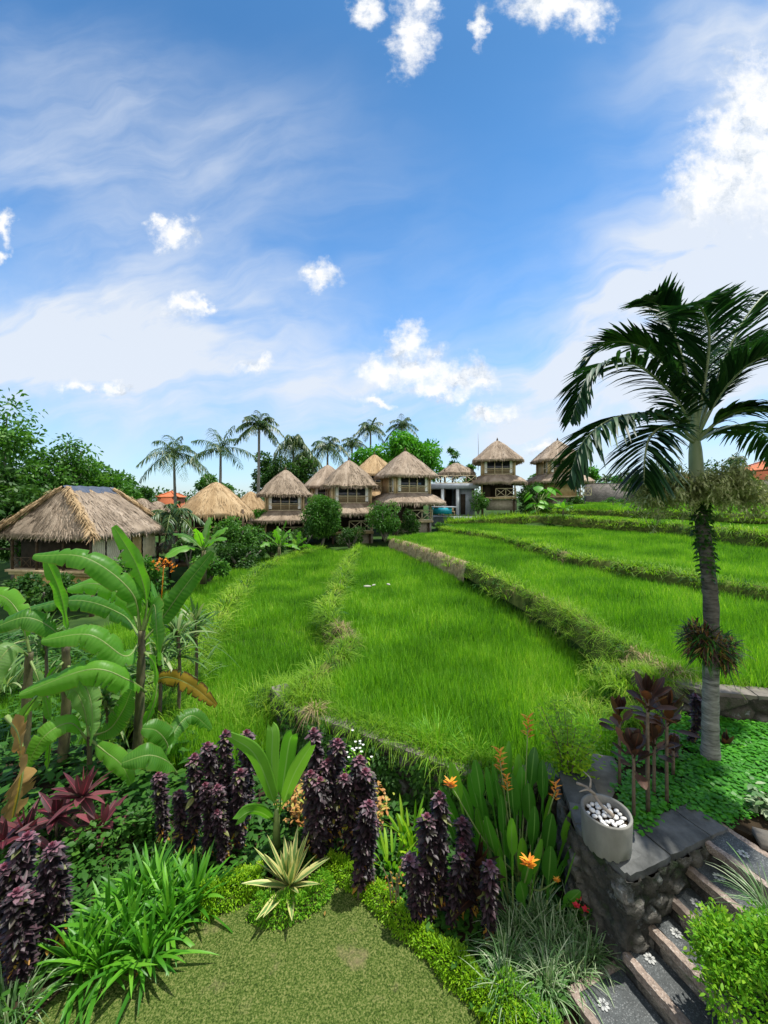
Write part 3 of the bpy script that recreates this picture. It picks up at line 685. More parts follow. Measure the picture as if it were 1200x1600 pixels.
# ------------------------------------------------------------------ thatched huts
def thatch_roof(mb, a0, a1, z0, z1, thick=.22, p=5.0, N=72, fringe=420, straw=700, m=0, bulge=1.18, seed=0, hole=0.0, fl=.30, layer=0.0):
    """a0 = half sizes (x, y) at the eave, a1 at the top; hole > 0 leaves the middle open (skirt roof)"""
    s = np.array([hole if hole else .0, .06, .14, .24, .35, .47, .58, .69, .79, .87, .93, .97, 1.0, .985, .93, .72])
    if hole: s = np.concatenate([np.linspace(hole, .93, 9), [.97, 1.0, .985, .93, max(hole, .72)]])
    dz = np.zeros(len(s)); k = len(s) - 4
    zz = z1 - (z1 - z0) * ((s - (hole or 0)) / (1 - (hole or 0))) ** bulge
    if layer: zz = zz - layer * np.clip((s - .69) / .06, 0, 1) * (s < .995)
    zz[k] -= .0; zz[k + 1] = z0 - thick * .6; zz[k + 2] = z0 - thick; zz[k + 3] = z0 - thick * .7 + (z1 - z0) * .12
    th = np.linspace(0, 2 * np.pi, N, endpoint=False); c, sn = np.cos(th), np.sin(th)
    r = 1 / ((np.abs(c) ** p + np.abs(sn) ** p) ** (1 / p))
    ax = a1[0] + (a0[0] - a1[0]) * s; ay = a1[1] + (a0[1] - a1[1]) * s
    v = np.stack([ax[:, None] * r * c, ay[:, None] * r * sn, np.broadcast_to(zz[:, None], (len(s), N))], -1)
    nz = fbm(np.stack([v[..., 0] * 2.6 + seed, v[..., 1] * 2.6, v[..., 2] * 1.3], -1), 4, seed) - .5
    out = nrm(v * (1, 1, 0) + 1e-6)
    amp = np.where(s > .9, .26, .16)[:, None] * (s[:, None] > .03)
    v = v + out * (nz * amp)[..., None]; v[..., 2] += nz * amp * .6
    shaggy = fbm(np.stack([c * 11 + seed, sn * 11, 0 * c], -1), 3, seed + 5) - .5
    v[k:k + 3, :, 2] += shaggy * .22
    i, j = np.meshgrid(np.arange(len(s) - 1), np.arange(N), indexing='ij')
    F = np.stack([i * N + j, (i + 1) * N + j, (i + 1) * N + (j + 1) % N, i * N + (j + 1) % N], -1).reshape(-1, 4)
    rn = fbm(np.stack([np.broadcast_to(th * 9, v.shape[:2]), np.broadcast_to(s[:, None] * 2.5, v.shape[:2]), np.full(v.shape[:2], seed * 1.7)], -1), 3, seed)
    mb.add(v.reshape(-1, 3), F, m, np.clip((rn.ravel() - .5) * 1.8 + .5, 0, 1))
    def surf(ss, tt):
        q = np.interp(ss, s[:k + 1], zz[:k + 1]); rr = 1 / ((np.abs(np.cos(tt)) ** p + np.abs(np.sin(tt)) ** p) ** (1 / p))
        return np.stack([(a1[0] + (a0[0] - a1[0]) * ss) * rr * np.cos(tt), (a1[1] + (a0[1] - a1[1]) * ss) * rr * np.sin(tt), q], 1)
    if fringe:
        tt = rng.random(fringe) * 6.283; ss = rng.uniform(.9, 1.0, fringe); b = surf(ss, tt); b[:, 2] -= thick * .4 * rng.random(fringe)
        d = nrm(b * (1, 1, 0)) * .42 + (0, 0, -1.0) + rng.normal(0, .13, (fringe, 3))
        blades(mb, b, d, rng.uniform(.5, 1.15, fringe) * fl, rng.uniform(.03, .075, fringe), .1, 1, 'grass', m=m)
    if straw:
        tt = rng.random(straw) * 6.283; ss = np.sqrt(rng.uniform((hole or .03) ** 2, .95, straw)); a = surf(ss, tt); b = surf(np.minimum(ss + .08, 1.0), tt)
        d = nrm(b - a) + (0, 0, .10) + rng.normal(0, .10, (straw, 3))
        blades(mb, a + (0, 0, .03), d, rng.uniform(.2, .42, straw), rng.uniform(.03, .06, straw), .1, 1, 'grass', m=m)
    return surf
def railing(mb, a, b, h, n=2, wd=.07, m=0):
    a = np.asarray(a, float); b = np.asarray(b, float); up = np.array((0, 0, h))
    bar(mb, a, b, wd, m); bar(mb, a + up, b + up, wd, m)
    for k in range(n + 1):
        q = a + (b - a) * k / n; bar(mb, q, q + up, wd * .9, m)
    for k in range(n):
        q0 = a + (b - a) * k / n; q1 = a + (b - a) * (k + 1) / n; mid = (q0 + q1) / 2; off = np.array((0, .012, 0))
        bar(mb, q0 + off, q1 + up + off, wd * .7, m); bar(mb, q1 - off, q0 + up - off, wd * .7, m)
def window(parent, x0, x1, z0, z1, y, cols=3, axis=0, sgn=-1, curtains=(0, 1), chairs=True):
    """framed window on the plane y (axis 0: it runs along x; axis 1: along y at x = y)"""
    def pt(a, off, z): return (a, y + sgn * off, z) if axis == 0 else (y + sgn * off, a, z)
    mb = MB(); f = .07
    for z in (z0, z0 + (z1 - z0) * .40, z1): bar(mb, pt(x0, .04, z), pt(x1, .04, z), f)
    for k in range(cols + 1):
        x = x0 + (x1 - x0) * (k / cols if k in (0, cols) else (k + (.12 if k == 1 else -.1)) / cols); bar(mb, pt(x, .05, z0), pt(x, .05, z1), f)
    fr = mb.build('window_frame', M['palewood'], parent, world=False)
    mb = MB(); c = pt((x0 + x1) / 2, .012, (z0 + z1) / 2); s = (x1 - x0, .02, z1 - z0) if axis == 0 else (.02, x1 - x0, z1 - z0)
    box(mb, c, s); mb.build('pane', M['glass'], fr, world=False)
    for k in curtains:
        mb = MB(); xa = x0 + .06 if k == 0 else x1 - .06; sg = 1 if k == 0 else -1; n = 9
        xs = xa + sg * np.linspace(0, .24, n); yy = .045 + .012 * (np.arange(n) % 2)
        for q in range(n - 1):
            pinch = .75 + .25 * abs(q / n - .3)
            a, b = xs[q], xs[q + 1]
            mb.add([pt(a, yy[q], z0 + .12), pt(b, yy[q + 1], z0 + .12), pt(b, yy[q + 1], z1 - .05), pt(a, yy[q], z1 - .05)], np.array([[0, 1, 2, 3]]))
        mb.build('curtain', M['white'], fr, world=False)
    if chairs:
        mb = MB()
        for x in np.linspace(x0 + .25, x1 - .25, int((x1 - x0) / .09)): bar(mb, pt(x, .03, z0 + .04), pt(x, .03, z0 + (z1 - z0) * .3), .025)
        bar(mb, pt(x0 + .2, .032, z0 + (z1 - z0) * .3), pt(x1 - .2, .032, z0 + (z1 - z0) * .3), .05)
        mb.build('window_rail', M['wood'], fr, world=False)
    return fr
def hut(label, X, Y, z0, rz, s=1.0, roofmat='thatch', closed=False, seed=0, layer=0.0, group='two storey thatched huts beyond the rice', roof_h=2.45, eave=2.42, skirt=2.95, full=True):
    t = thing('thatched_hut', label, 'hut', (X, Y, z0), group, rz); t.scale = (s, s, s)
    B = 1.6
    mb = MB(); box(mb, (.35, .1, .45), (2.9, 3.1, 1.1)); mb.build('footing', M['footing'], t, world=False)
    mb = MB(); box(mb, (0, -.05, 1.14), (3.5, 3.7, .2)); mb.build('deck', M['wood'], t, world=False)
    mb = MB()
    box(mb, (0, .55, 2.25), (3.1, 2.0, 2.0))
    if closed: box(mb, (-.2, -1.1, 2.0), (2.9, 1.2, 1.5))
    else: box(mb, (-1.15, -.95, 2.0), (.8, .9, 1.5))
    mb.build('lower_wall', M['woven'] if closed else M['inside'], t, world=False)
    for x in (-1.6, 1.6):
        for y in (-1.68, 1.62):
            mb = MB(); tube(mb, [(x, y, 1.2), (x, y, 3.4)], .075); mb.build('post', M['wood'], t, world=False)
            mb = MB(); tube(mb, [(x * .95, y * .9, -1.6), (x * .95, y * .9, 1.06)], .09); mb.build('stilt', M['darkwood'], t, world=False)
    mb = MB()
    if closed: railing(mb, (1.3, -1.95, 1.3), (2.6, -1.95, 1.3), .8, 2)
    else: railing(mb, (-.25, -1.83, 1.3), (1.68, -1.83, 1.3), .8, 2)
    mb.build('railing', M['palewood'], t, world=False)
    mb = MB(); thatch_roof(mb, (skirt, skirt), (.0, .0), 2.75, 3.55, .26, 5, 80, 520, 420, seed=seed + 3, hole=.5, bulge=1.7, fl=.36)
    mb.build('skirt_roof', M[roofmat], t, world=False)
    mb = MB(); box(mb, (0, 0, 4.05), (2 * B - .1, 2 * B - .1, 1.75)); mb.build('upper_wall', M['woven'], t, world=False)
    for x in (-1, 1):
        for y in (-1, 1):
            mb = MB(); tube(mb, [(x * B, y * B, 3.3), (x * B, y * B, 4.95)], .085); mb.build('corner_pole', M['wood'], t, world=False)
    window(t, -1.38, 1.42, 3.56, 4.95, -B + .05, 3, 0, -1)
    window(t, -1.3, -.3, 3.56, 4.95, -B + .05, 2, 1, -1, curtains=(0,), chairs=False)
    mb = MB(); thatch_roof(mb, (eave, eave), (.12, .12), 5.0, 4.72 + roof_h, .22, 4.5, 80, 800, 1000, seed=seed, bulge=1.14, fl=.27, layer=layer)
    rf = mb.build('roof', M[roofmat], t, world=False)
    mb = MB(); tp = 4.72 + roof_h
    tube(mb, [(0, 0, tp - .12), (0, 0, tp + .02), (0, 0, tp + .06), (0, 0, tp + .12), (0, 0, tp + .2), (0, 0, tp + .34)], [.16, .13, .07, .10, .06, .015], 10)
    mb.build('finial', M['darkwood'], rf, world=False)
    return t
def put(px, Z): return (px - 600) / FPX * Z
def zpx(py, Z): return CAMZ - (py - HOR) / FPX * Z
hut('front hut with shaggy grey layered thatch, its lower half behind shrubs, lowest of the huts', put(446, 33), 33, zpx(735, 33) - 7.15 * .93, R(12), .93, 'thatchold', seed=1, layer=.16)
hut('small hut mostly hidden behind its neighbour with layered thatch, roof showing', put(512, 39), 39, zpx(727, 39) - 7.15, R(14), 1.0, seed=2)
hut('grey thatched hut between the round clipped tree and the flowering shrub', put(545, 34), 34, zpx(720, 34) - 7.15 * 1.02, R(14), 1.02, 'thatchold', seed=3, layer=.16)
hut('pale gold roofed hut peeping over two grey roofs, in front of the bright tree', put(585, 42), 42, zpx(711, 42) - 7.15, R(16), 1.0, 'thatchgold', seed=4)
hut('largest front hut with smooth rounded thatch and a cross braced terrace on a plaster footing', put(633, 34), 34, zpx(705, 34) - 7.2, R(21), 1.0, seed=5)
hut('two storey hut beside the roof terrace, facing us squarely above tall grass', put(777, 41), 41, zpx(689, 41) - 7.15, R(-13), 1.0, seed=6, eave=2.55, skirt=2.8)
hut('two storey hut with a plank walled lower floor, partly behind the palm frond', put(871, 42), 42, zpx(689, 42) - 7.15, R(0), 1.0, closed=True, seed=7, skirt=3.0)

def pavilion(label, X, Y, z0, rz, half, wall_h, roof_h, mt='thatchgold', seed=0, posts=True, rail=True, group=None):
    t = thing('thatched_pavilion', label, 'pavilion', (X, Y, z0), group, rz)
    mb = MB(); thatch_roof(mb, (half, half), (.06, .06), wall_h, wall_h + roof_h, .3, 3.5, 72, 620, 900, seed=seed, bulge=1.3, fl=.42); mb.build('roof', M[mt], t, world=False)
    b = half * .78
    mb = MB(); box(mb, (0, 0, -.1), (2 * b + .3, 2 * b + .3, .2)); mb.build('deck', M['darkwood'], t, world=False)
    for x in (-1, 1):
        for y in (-1, 1):
            mb = MB(); tube(mb, [(x * b, y * b, -1.5), (x * b, y * b, wall_h + .3)], .08); mb.build('post', M['darkwood'], t, world=False)
    if rail:
        mb = MB(); railing(mb, (-b, -b - .02, .05), (b, -b - .02, .05), .6, 5, .05); mb.build('railing', M['wood'], t, world=False)
        mb = MB(); box(mb, (0, b * .6, wall_h * .5), (1.7 * b, .1, wall_h - .1)); mb.build('back_wall', M['inside'], t, world=False)
    return t
Zq = 27; pavilion('open pavilion under a broad shaggy golden thatch, beside the leaning coconut palm', put(338, Zq), Zq, zpx(803, Zq) - 1.45, R(15), 2.4, 1.5, 2.15, seed=11)
Zq = 36; pavilion('half hidden golden thatched pavilion between the tall slim palm and the lowest hut', put(392, Zq), Zq, zpx(800, Zq) - 1.6, R(10), 1.8, 1.6, 1.9, seed=12)
Zq = 27; pavilion('small grey thatched shelter showing just past the ridge of the big left hut', put(222, Zq), Zq, zpx(800, Zq) - 1.4, R(10), 1.05, 1.4, .95, 'thatchold', seed=13, rail=False)
Zq = 29; pavilion('grey thatched shelter half behind the squat palm beside the big left hut', put(246, Zq), Zq, zpx(802, Zq) - 1.4, R(10), 1.2, 1.4, .9, 'thatchold', seed=14, rail=False)
Zq = 25; pavilion('low grey thatched shelter down among shrubs in front of the golden pavilion', put(283, Zq), Zq, zpx(852, Zq) - 1.0, R(10), 1.3, 1.0, .6, 'thatchold', seed=15, rail=False)

# the big hut on the left: long hip roof, blinds on one side, open veranda on the other
u = np.array((.15, .99)); l = np.array((-.99, .15)); Zc = 18.0
corner = np.array((put(146, Zc), Zc)); cen = corner + u * 2.55 + l * 2.8; ez = zpx(842, Zc)
t = thing('thatched_house', 'big hut with hipped thatch, black ridge sheet, bamboo blinds and dark open veranda', 'house', (cen[0], cen[1], ez - 3.4), None, math.atan2(u[1], u[0]))
mb = MB(); sf = thatch_roof(mb, (2.62, 2.88), (1.35, .08), 3.55, 5.78, .25, 7, 110, 900, 2200, seed=21, bulge=1.1)
rf = mb.build('roof', M['thatchold'], t, world=False)
mb = MB()
for sx in (-1, 1):
    for sy in (-1, 1):
        q = np.linspace(.02, 1.0, 60); base = np.stack([sx * (1.35 + 1.20 * q), sy * (.08 + 2.72 * q), 5.84 - 2.25 * q ** 1.1], 1)
        for _ in range(6):
            n = len(base); b = base + rng.normal(0, .07, (n, 3)); sd_ = rng.choice([-1, 1], n)
            d = np.stack([sx * .5 + sd_ * .35 * sx, sy * .6 - sd_ * .4 * sy, np.full(n, -.62)], 1) + rng.normal(0, .15, (n, 3))
            blades(mb, b, d, rng.uniform(.28, .48, n), .05, .15, 2, 'grass')
        tube(mb, base, .11, 7, r=.6, jitter=.12)
for sx in (-1, 1):
    tt = np.linspace(-1.35, 1.35, 50)
    for _ in range(5): blades(mb, np.stack([tt + rng.normal(0, .05, 50), 0 * tt + sx * .1, 0 * tt + 5.8], 1), np.stack([rng.normal(0, .2, 50), 0 * tt + sx, 0 * tt - .75], 1), rng.uniform(.3, .5, 50), .06, .1, 2, 'grass')
mb.build('hip_bundle', M['thatchgold'], rf, world=False)
mb = MB()
for sy in (-1, 1):
    q = np.linspace(-1.5, 1.5, 14); zz = 5.90 + .02 * np.sin(q * 9)
    v = np.concatenate([np.stack([q, 0 * q, zz + .03], 1), np.stack([q, 0 * q + sy * .42, zz - .36 + .03 * np.sin(q * 7 + sy)], 1)]); k = np.arange(13)
    mb.add(v, np.stack([k, k + 1, k + 15, k + 14], 1))
mb.build('ridge_sheet', M['bluetarp'], rf, world=False)
mb = MB(); box(mb, (.25, .1, 2.62), (3.9, 4.2, 1.75)); mb.build('veranda_room', M['inside'], t, world=False)
mb = MB(); box(mb, (0, 0, 1.74), (4.5, 4.9, .12)); box(mb, (-.02, 0, 1.61), (4.3, 4.7, .13)); mb.build('floor_ledge', M['wood'], t, world=False)
mb = MB(); box(mb, (0, 0, 1.24), (4.0, 4.4, .60)); mb.build('base_wall', M['goldblind'], t, world=False)
for k, (x0, x1, mt, dz) in enumerate(((-2.1, -1.35, 'blind', .0), (-1.25, -.45, 'blind', .05), (-.36, .28, 'blind', .1), (.36, 1.0, 'goldblind', .12), (1.1, 2.05, 'blind', .1))):
    mb = MB(); n = 14
    xs = np.linspace(x0, x1, 5); zs = np.linspace(1.86 + dz, 3.6, n)
    X_, Z_ = np.meshgrid(xs, zs); Y_ = -2.24 + .012 * np.sin(Z_ * 30 + k) + .01 * np.sin(X_ * 6 + k)
    i, j = np.meshgrid(np.arange(n - 1), np.arange(4), indexing='ij'); a = i * 5 + j
    mb.add(np.stack([X_, Y_, Z_], -1), np.stack([a, a + 1, a + 6, a + 5], -1).reshape(-1, 4)); tube(mb, [(x0, -2.25, 1.86 + dz), (x1, -2.25, 1.86 + dz)], .04, 6)
    mb.build('blind', M[mt], t, world=False)
for y in (-2.2, -.7, .8, 2.2):
    mb = MB(); tube(mb, [(-2.1, y, 1.8), (-2.1, y, 3.7)], .06); mb.build('post', M['darkwood'], t, world=False)
for x, y in ((-2, -2.15), (2, -2.15), (-2, 2.1), (-2, 0), (0, -2.15)):
    mb = MB(); tube(mb, [(x, y, -1.5), (x, y, 1.1)], .11); mb.build('stilt', M['darkwood'], t, world=False)
mb = MB(); railing(mb, (-2.12, -2.1, 1.88), (-2.12, 2.2, 1.88), .5, 8, .035); mb.build('veranda_railing', M['darkwood'], t, world=False)
mb = MB(); box(mb, (-2.02, 0, 3.42), (.1, 4.5, .14)); mb.build('eave_beam', M['wood'], t, world=False)
mb = MB(); box(mb, (1.3, -2.21, 1.24), (.5, .04, .36)); mb.build('vent', M['inside'], t, world=False)

# grey flat roofed pool house with a roof terrace
Z = 40.0; x0, x1 = put(676, Z), put(742, Z); zb, zr = zpx(806, Z), zpx(763, Z)
t = thing('pool_house', 'grey flat roofed house with slim pale posts and a bamboo railed roof terrace', 'house', ((x0 + x1) / 2, Z, zb))
W = x1 - x0; H = zr - zb
mb = MB(); box(mb, (0, 1.6, H + .22), (W + .5, 4.6, .5)); mb.build('roof_slab', M['greywall'], t, world=False)
mb = MB(); box(mb, (W * .32, 1.6, H / 2), (W * .36, 3.0, H - .02)); box(mb, (0, 3.6, H / 2), (W, .2, H - .02)); mb.build('wall', M['greywall'], t, world=False)
mb = MB(); box(mb, (-W * .2, 3.2, H / 2), (W * .55, .3, H - .1)); box(mb, (W * .22, .08, H * .42), (.5, .06, H * .75)); mb.build('dark_doorway', M['inside'], t, world=False)
for x in (-W * .28, W * .07):
    mb = MB(); box(mb, (x, -.4, H / 2), (.28, .28, H - .02)); mb.build('post', M['paleposts'], t, world=False)
mb = MB(); box(mb, (0, 0, -.5), (W + .3, 4.0, 1.0)); mb.build('plinth', M['greywall'], t, world=False)
mb = MB(); railing(mb, (-W * .45, -.55, H + .52), (W * .5, -.55, H + .52), .75, 4, .07); mb.build('terrace_railing', M['palewood'], t, world=False)
for nm, cx, cz, wd, hh in (('chair', -.9, .5, .45, .9), ('chair', .2, .5, .45, .9), ('table', -.35, .4, .8, .7)):
    mb = MB(); y = -.1
    for sx in (-1, 1):
        for sy in (-1, 1): bar(mb, (sx * wd / 2, sy * .2, 0), (sx * wd / 2, sy * .2, hh * (.5 if nm == 'chair' else .95)), .05)
    box(mb, (0, 0, hh * (.5 if nm == 'chair' else .97)), (wd + .1, .5, .06))
    if nm == 'chair': box(mb, (0, .22, hh * .75), (wd, .05, hh * .45))
    o = mb.build(nm, M['wood'], None, world=False); o.location = ((x0 + x1) / 2 + cx - .5, Z + y - .6, zb + .01)
    tag(o, {'chair': 'dark wooden chair beside the table under the grey pool house roof', 'table': 'small wooden table between chairs under the grey pool house roof'}[nm] if cx < 0 else 'wooden chair nearest the grey wall inside the pool house', nm)
pv = pavilion('small thatched canopy standing on the roof terrace of the grey pool house', put(712, Z + 1.5), Z + 1.2, zpx(762, Z) + .5, 0, 1.85, 1.05, 1.1, 'thatch', seed=31, rail=False)
Zp = 36.5; xa, xb = put(678, Zp), put(707, Zp); zt = zpx(792, Zp)
t = thing('swimming_pool', 'raised swimming pool with a bright turquoise tiled outer wall', 'pool', ((xa + xb) / 2, Zp, zt - 1.0))
mb = MB(); box(mb, (0, 1.0, .65), (xb - xa - .1, 2.0, .6)); mb.build('tiled_wall', M['poolwall'], t, world=False)
mb = MB(); box(mb, (.1, 1.0, .98), (xb - xa + .5, 2.3, .10)); mb.build('coping', M['greywall'], t, world=False)
mb = MB(); tube(mb, [at(747, 735, 43.5), at(747.5, 700, 43.5), at(747, 677, 43.5)], [.035, .028, .015], 6)
tag(mb.build('antenna_mast', M['metal'], loc=at(747, 735, 43.5)), 'thin grey antenna mast rising behind the hut beside the roof terrace', 'mast')

# orange tiled houses and the block wall at the far side
def tiled_house(label, px, Z, z_eave, half, rise, zb, n=1):
    X = put(px, Z); t = thing('tiled_house', label, 'house', (X, Z, zb))
    h = z_eave - zb
    mb = MB(); box(mb, (0, 0, h / 2), (2 * half * .86, 2 * half * .86, h)); mb.build('wall', M['orangebrick'], t, world=False)
    mb = MB(); s = np.linspace(0, 1, 9); N = 48; th = np.arange(N) / N * 6.2832; r = 1 / ((np.abs(np.cos(th)) ** 14 + np.abs(np.sin(th)) ** 14) ** (1 / 14))
    v = np.stack([(.05 + half * s)[:, None] * r * np.cos(th), (.05 + half * s)[:, None] * r * np.sin(th), np.broadcast_to((h + rise * (1 - s) ** 1.35)[:, None], (9, N)) + .12 * (s ** 6)[:, None] * (r > 1.25)], -1)
    v = np.concatenate([v, v[-1:] * (1, 1, 1) - (0, 0, .18), (v[-1:] * (.8, .8, 1) - (0, 0, .2))]); K = len(v)
    i, j = np.meshgrid(np.arange(K - 1), np.arange(N), indexing='ij')
    mb.add(v.reshape(-1, 3), np.stack([i * N + j, (i + 1) * N + j, (i + 1) * N + (j + 1) % N, i * N + (j + 1) % N], -1).reshape(-1, 4))
    rf = mb.build('roof', M['tile'], t, world=False)
    mb = MB()
    for sx in (-1, 1):
        for sy in (-1, 1):
            tube(mb, [(sx * half * q, sy * half * q, h + rise * (1 - q) ** 1.35 + .07 + .12 * q ** 6) for q in np.linspace(0, 1.03, 9)], .09, 6)
    mb.build('ridge_tiles', M['tile'], rf, world=False)
    return t
tiled_house('orange brick house with an upswept orange tiled roof behind the block wall', 1232, 56, zpx(735, 56), 5.4, 2.6, 1.5)
tiled_house('distant low orange tiled roof seen between the squat palm and leaning palm', 268, 60, zpx(776, 60), 1.6, .8, -1.0)
tiled_house('faint orange tiled roof far off, glimpsed beside the palm trunk above bushes', 1068, 76, zpx(748, 70), 2.6, 1.2, 1.5)
def wall_run(label, a, b, zb, zt, mt, thick=.3):
    a = np.array(a); b = np.array(b); mb = MB(); d = b - a; L = np.linalg.norm(d); c = (a + b) / 2
    o = None; box(mb, (0, 0, (zt - zb) / 2), (L, thick, zt - zb)); o = mb.build('boundary_wall', M[mt], world=False)
    o.location = (c[0], c[1], zb); o.rotation_euler = (0, 0, math.atan2(d[1], d[0]))
    mb = MB(); box(mb, (0, 0, zt - zb + .06), (L + .05, thick + .12, .12)); q = mb.build('coping', M['cap'], o, world=False)
    return tag(o, label, 'wall')
wall_run('grey block wall behind the far bushes, from the last hut to the dark pillar', (put(915, 47.5), 47.5), (put(1001, 48), 48), 2.2, zpx(756, 47), 'block')
wall_run('long grey block wall below the orange roofed house, right of the dark pillar', (put(1016, 48), 48), (put(1420, 45), 45), 2.2, zpx(752, 47), 'block')
mb = MB(); o3 = at(1003, 790, 47.3)
box(mb, (0, 0, 1.0), (.95, .95, 2.1)); box(mb, (0, 0, 2.13), (1.15, 1.15, .16)); box(mb, (0, 0, 2.3), (.8, .8, .18)); box(mb, (0, 0, .08), (1.15, 1.15, .2))
o = mb.build('gate_pillar', M['stone'], world=False); o.location = o3; tag(o, 'dark stone pillar where the two stretches of far block wall meet', 'pillar')

# ------------------------------------------------------------------ dry stone retaining walls
def stonewall(name, label, path, z0, z1, cell=.17, mt='stone', flip=False, capw=.28, step=.022, capmat='cap', cappiece=.55, depth=.05, caplift=.0, seed=0):
    p = np.array(path, float)[:, :2]; seg = np.linalg.norm(np.diff(p, axis=0), axis=1); Ls = np.concatenate([[0], np.cumsum(seg)])
    n = int(Ls[-1] / step) + 2; s = np.linspace(0, Ls[-1], n); x = np.interp(s, Ls, p[:, 0]); y = np.interp(s, Ls, p[:, 1])
    tn = np.stack([np.gradient(x), np.gradient(y)], 1); tn = nrm(tn); nr = np.stack([tn[:, 1], -tn[:, 0]], 1) * (-1 if flip else 1)
    zt = np.interp(s, np.linspace(0, Ls[-1], len(np.atleast_1d(z1))), np.atleast_1d(z1)); k = int((zt.max() - z0) / step) + 2
    tt = np.linspace(0, 1, k); S, T = np.meshgrid(s, tt); Zz = z0 + (zt[None] - z0) * T
    q = np.stack([S / (cell * 1.35), Zz / cell], -1); qi = np.floor(q).astype(int); rs = np.random.default_rng(seed)
    jit = rs.random((2, 400, 120)); val = rs.random((400, 120))
    d = []; vid = []
    for dx in (-1, 0, 1):
        for dy in (-1, 0, 1):
            a = (qi[..., 0] + dx) % 400; b = (qi[..., 1] + dy) % 120
            c = np.stack([qi[..., 0] + dx + .1 + .8 * jit[0][a, b], qi[..., 1] + dy + .1 + .8 * jit[1][a, b]], -1)
            d.append(np.linalg.norm(q - c, axis=-1)); vid.append(val[a, b])
    d = np.array(d); vid = np.array(vid); o_ = np.argsort(d, axis=0); f1 = np.take_along_axis(d, o_[:1], 0)[0]; f2 = np.take_along_axis(d, o_[1:2], 0)[0]
    v1 = np.take_along_axis(vid, o_[:1], 0)[0]
    e = np.clip((f2 - f1) / .22, 0, 1); e = e * e * (3 - 2 * e)
    P3 = np.stack([np.broadcast_to(x, S.shape), np.broadcast_to(y, S.shape), Zz], -1)
    h = depth * e * (.55 + .9 * v1) + .05 * (fbm(P3 * 20, 4, 2) - .5)
    P3[..., 0] += nr[None, :, 0] * h; P3[..., 1] += nr[None, :, 1] * h
    i, j = np.meshgrid(np.arange(k - 1), np.arange(n - 1), indexing='ij'); a = i * n + j
    mb = MB(); mb.add(P3.reshape(-1, 3), np.stack([a, a + 1, a + n + 1, a + n], -1).reshape(-1, 4), 0, v1.ravel(), (1 - e).ravel() ** 2)
    w = mb.build(name, M[mt], loc=(p[0][0], p[0][1], z0), smooth=True); tag(w, label, 'wall')
    # coping stones, each slightly off its neighbour
    mb = MB(); pos = 0.0
    while pos < Ls[-1] - .05:
        ln = cappiece * rs.uniform(.7, 1.3); e1 = min(pos + ln, Ls[-1]); 
        nxt = Ls[np.searchsorted(Ls, pos + 1e-3)]
        e1 = min(e1, nxt); 
        if nxt - e1 < .12: e1 = nxt
        if e1 - pos > .02:
            a = np.array([np.interp(pos + .005, Ls, p[:, 0]), np.interp(pos + .005, Ls, p[:, 1])]); b = np.array([np.interp(e1 - .005, Ls, p[:, 0]), np.interp(e1 - .005, Ls, p[:, 1])])
            tv = nrm(b - a); nv = np.array((tv[1], -tv[0])) * (-1 if flip else 1)
            zc = np.interp((pos + e1) / 2, s, zt) + caplift + rs.uniform(-.006, .006)
            c = (a + b) / 2 + nv * (.022 - capw / 2 + rs.uniform(-.008, .008)); L_ = np.linalg.norm(b - a)
            nx_ = max(3, int(L_ / .05)); gx_, gy_ = np.meshgrid(np.linspace(-L_ / 2, L_ / 2, nx_), np.linspace(-capw / 2, capw / 2, 7))
            top = np.zeros(gx_.shape + (3,)); top[..., 0] = c[0] + gx_ * tv[0] + gy_ * nv[0]; top[..., 1] = c[1] + gx_ * tv[1] + gy_ * nv[1]; top[..., 2] = zc
            edge = (np.abs(gx_) > L_ / 2 - 1e-4) | (np.abs(gy_) > capw / 2 - 1e-4)
            nz = fbm(top * 9, 3, seed) - .5; top[..., 2] += nz * .018 - edge * .008
            off = edge[..., None] * (fbm(top * 15, 2, seed + 1) - .5)[..., None] * .03; top[..., :2] += off * np.array([nv[0], nv[1]])
            R_, C_ = gx_.shape; i, j = np.meshgrid(np.arange(R_ - 1), np.arange(C_ - 1), indexing='ij'); q0 = i * C_ + j
            rv = rs.random()
            mb.add(top.reshape(-1, 3), np.stack([q0, q0 + 1, q0 + C_ + 1, q0 + C_], -1).reshape(-1, 4)[:, :: (1 if not flip else 1)], 0, rv)
            rim = np.concatenate([top[0], top[1:, -1], top[-1, ::-1][1:], top[::-1, 0][1:-1]]); m_ = len(rim); low = rim - (0, 0, .06)
            kk = np.arange(m_); mb.add(np.concatenate([rim, low]), np.stack([kk, kk + m_, (kk + 1) % m_ + m_, (kk + 1) % m_], 1), 0, rv)
        pos = e1
    mb.build('capstone', M[capmat], w)
    return w
C0 = np.array((2.62, 3.16)); dv = nrm(np.array((.936, .353))); ev = np.array((dv[1], -dv[0]))
wc = C0 - dv * .86
stonewall('stair_wall', 'dark mossy rubble wall with black capstones holding the bed beside the stairs', [wc - ev * 1.05 + np.array((.35, .15)), wc - ev * .5, wc - ev * .04, C0 + dv * .30 - ev * .04], -.05, .80, .105, 'stone', flip=False, capw=.30, caplift=.05, depth=.04, seed=3)
stonewall('retaining_wall', 'low stone wall overgrown with weeds along the front of the centre paddy', [on(436, 1096, .6)[:2] - (.25, -.5)] + [q[:2] for q in WALLB] + [(2.2, 4.3)], -.05, .54, .17, 'stonewarm', flip=False, capw=.26, capmat='slab', caplift=.05, seed=4)
stonewall('retaining_wall', 'straight stone wall with a pale coping under the upper paddy, behind the palm', [(3.55, 5.6), (4.2, 5.0), (5.0, 4.84), (11.5, 4.7)], .45, 1.12, .24, 'stonewarm', flip=False, capw=.26, capmat='slab', caplift=.05, seed=5)

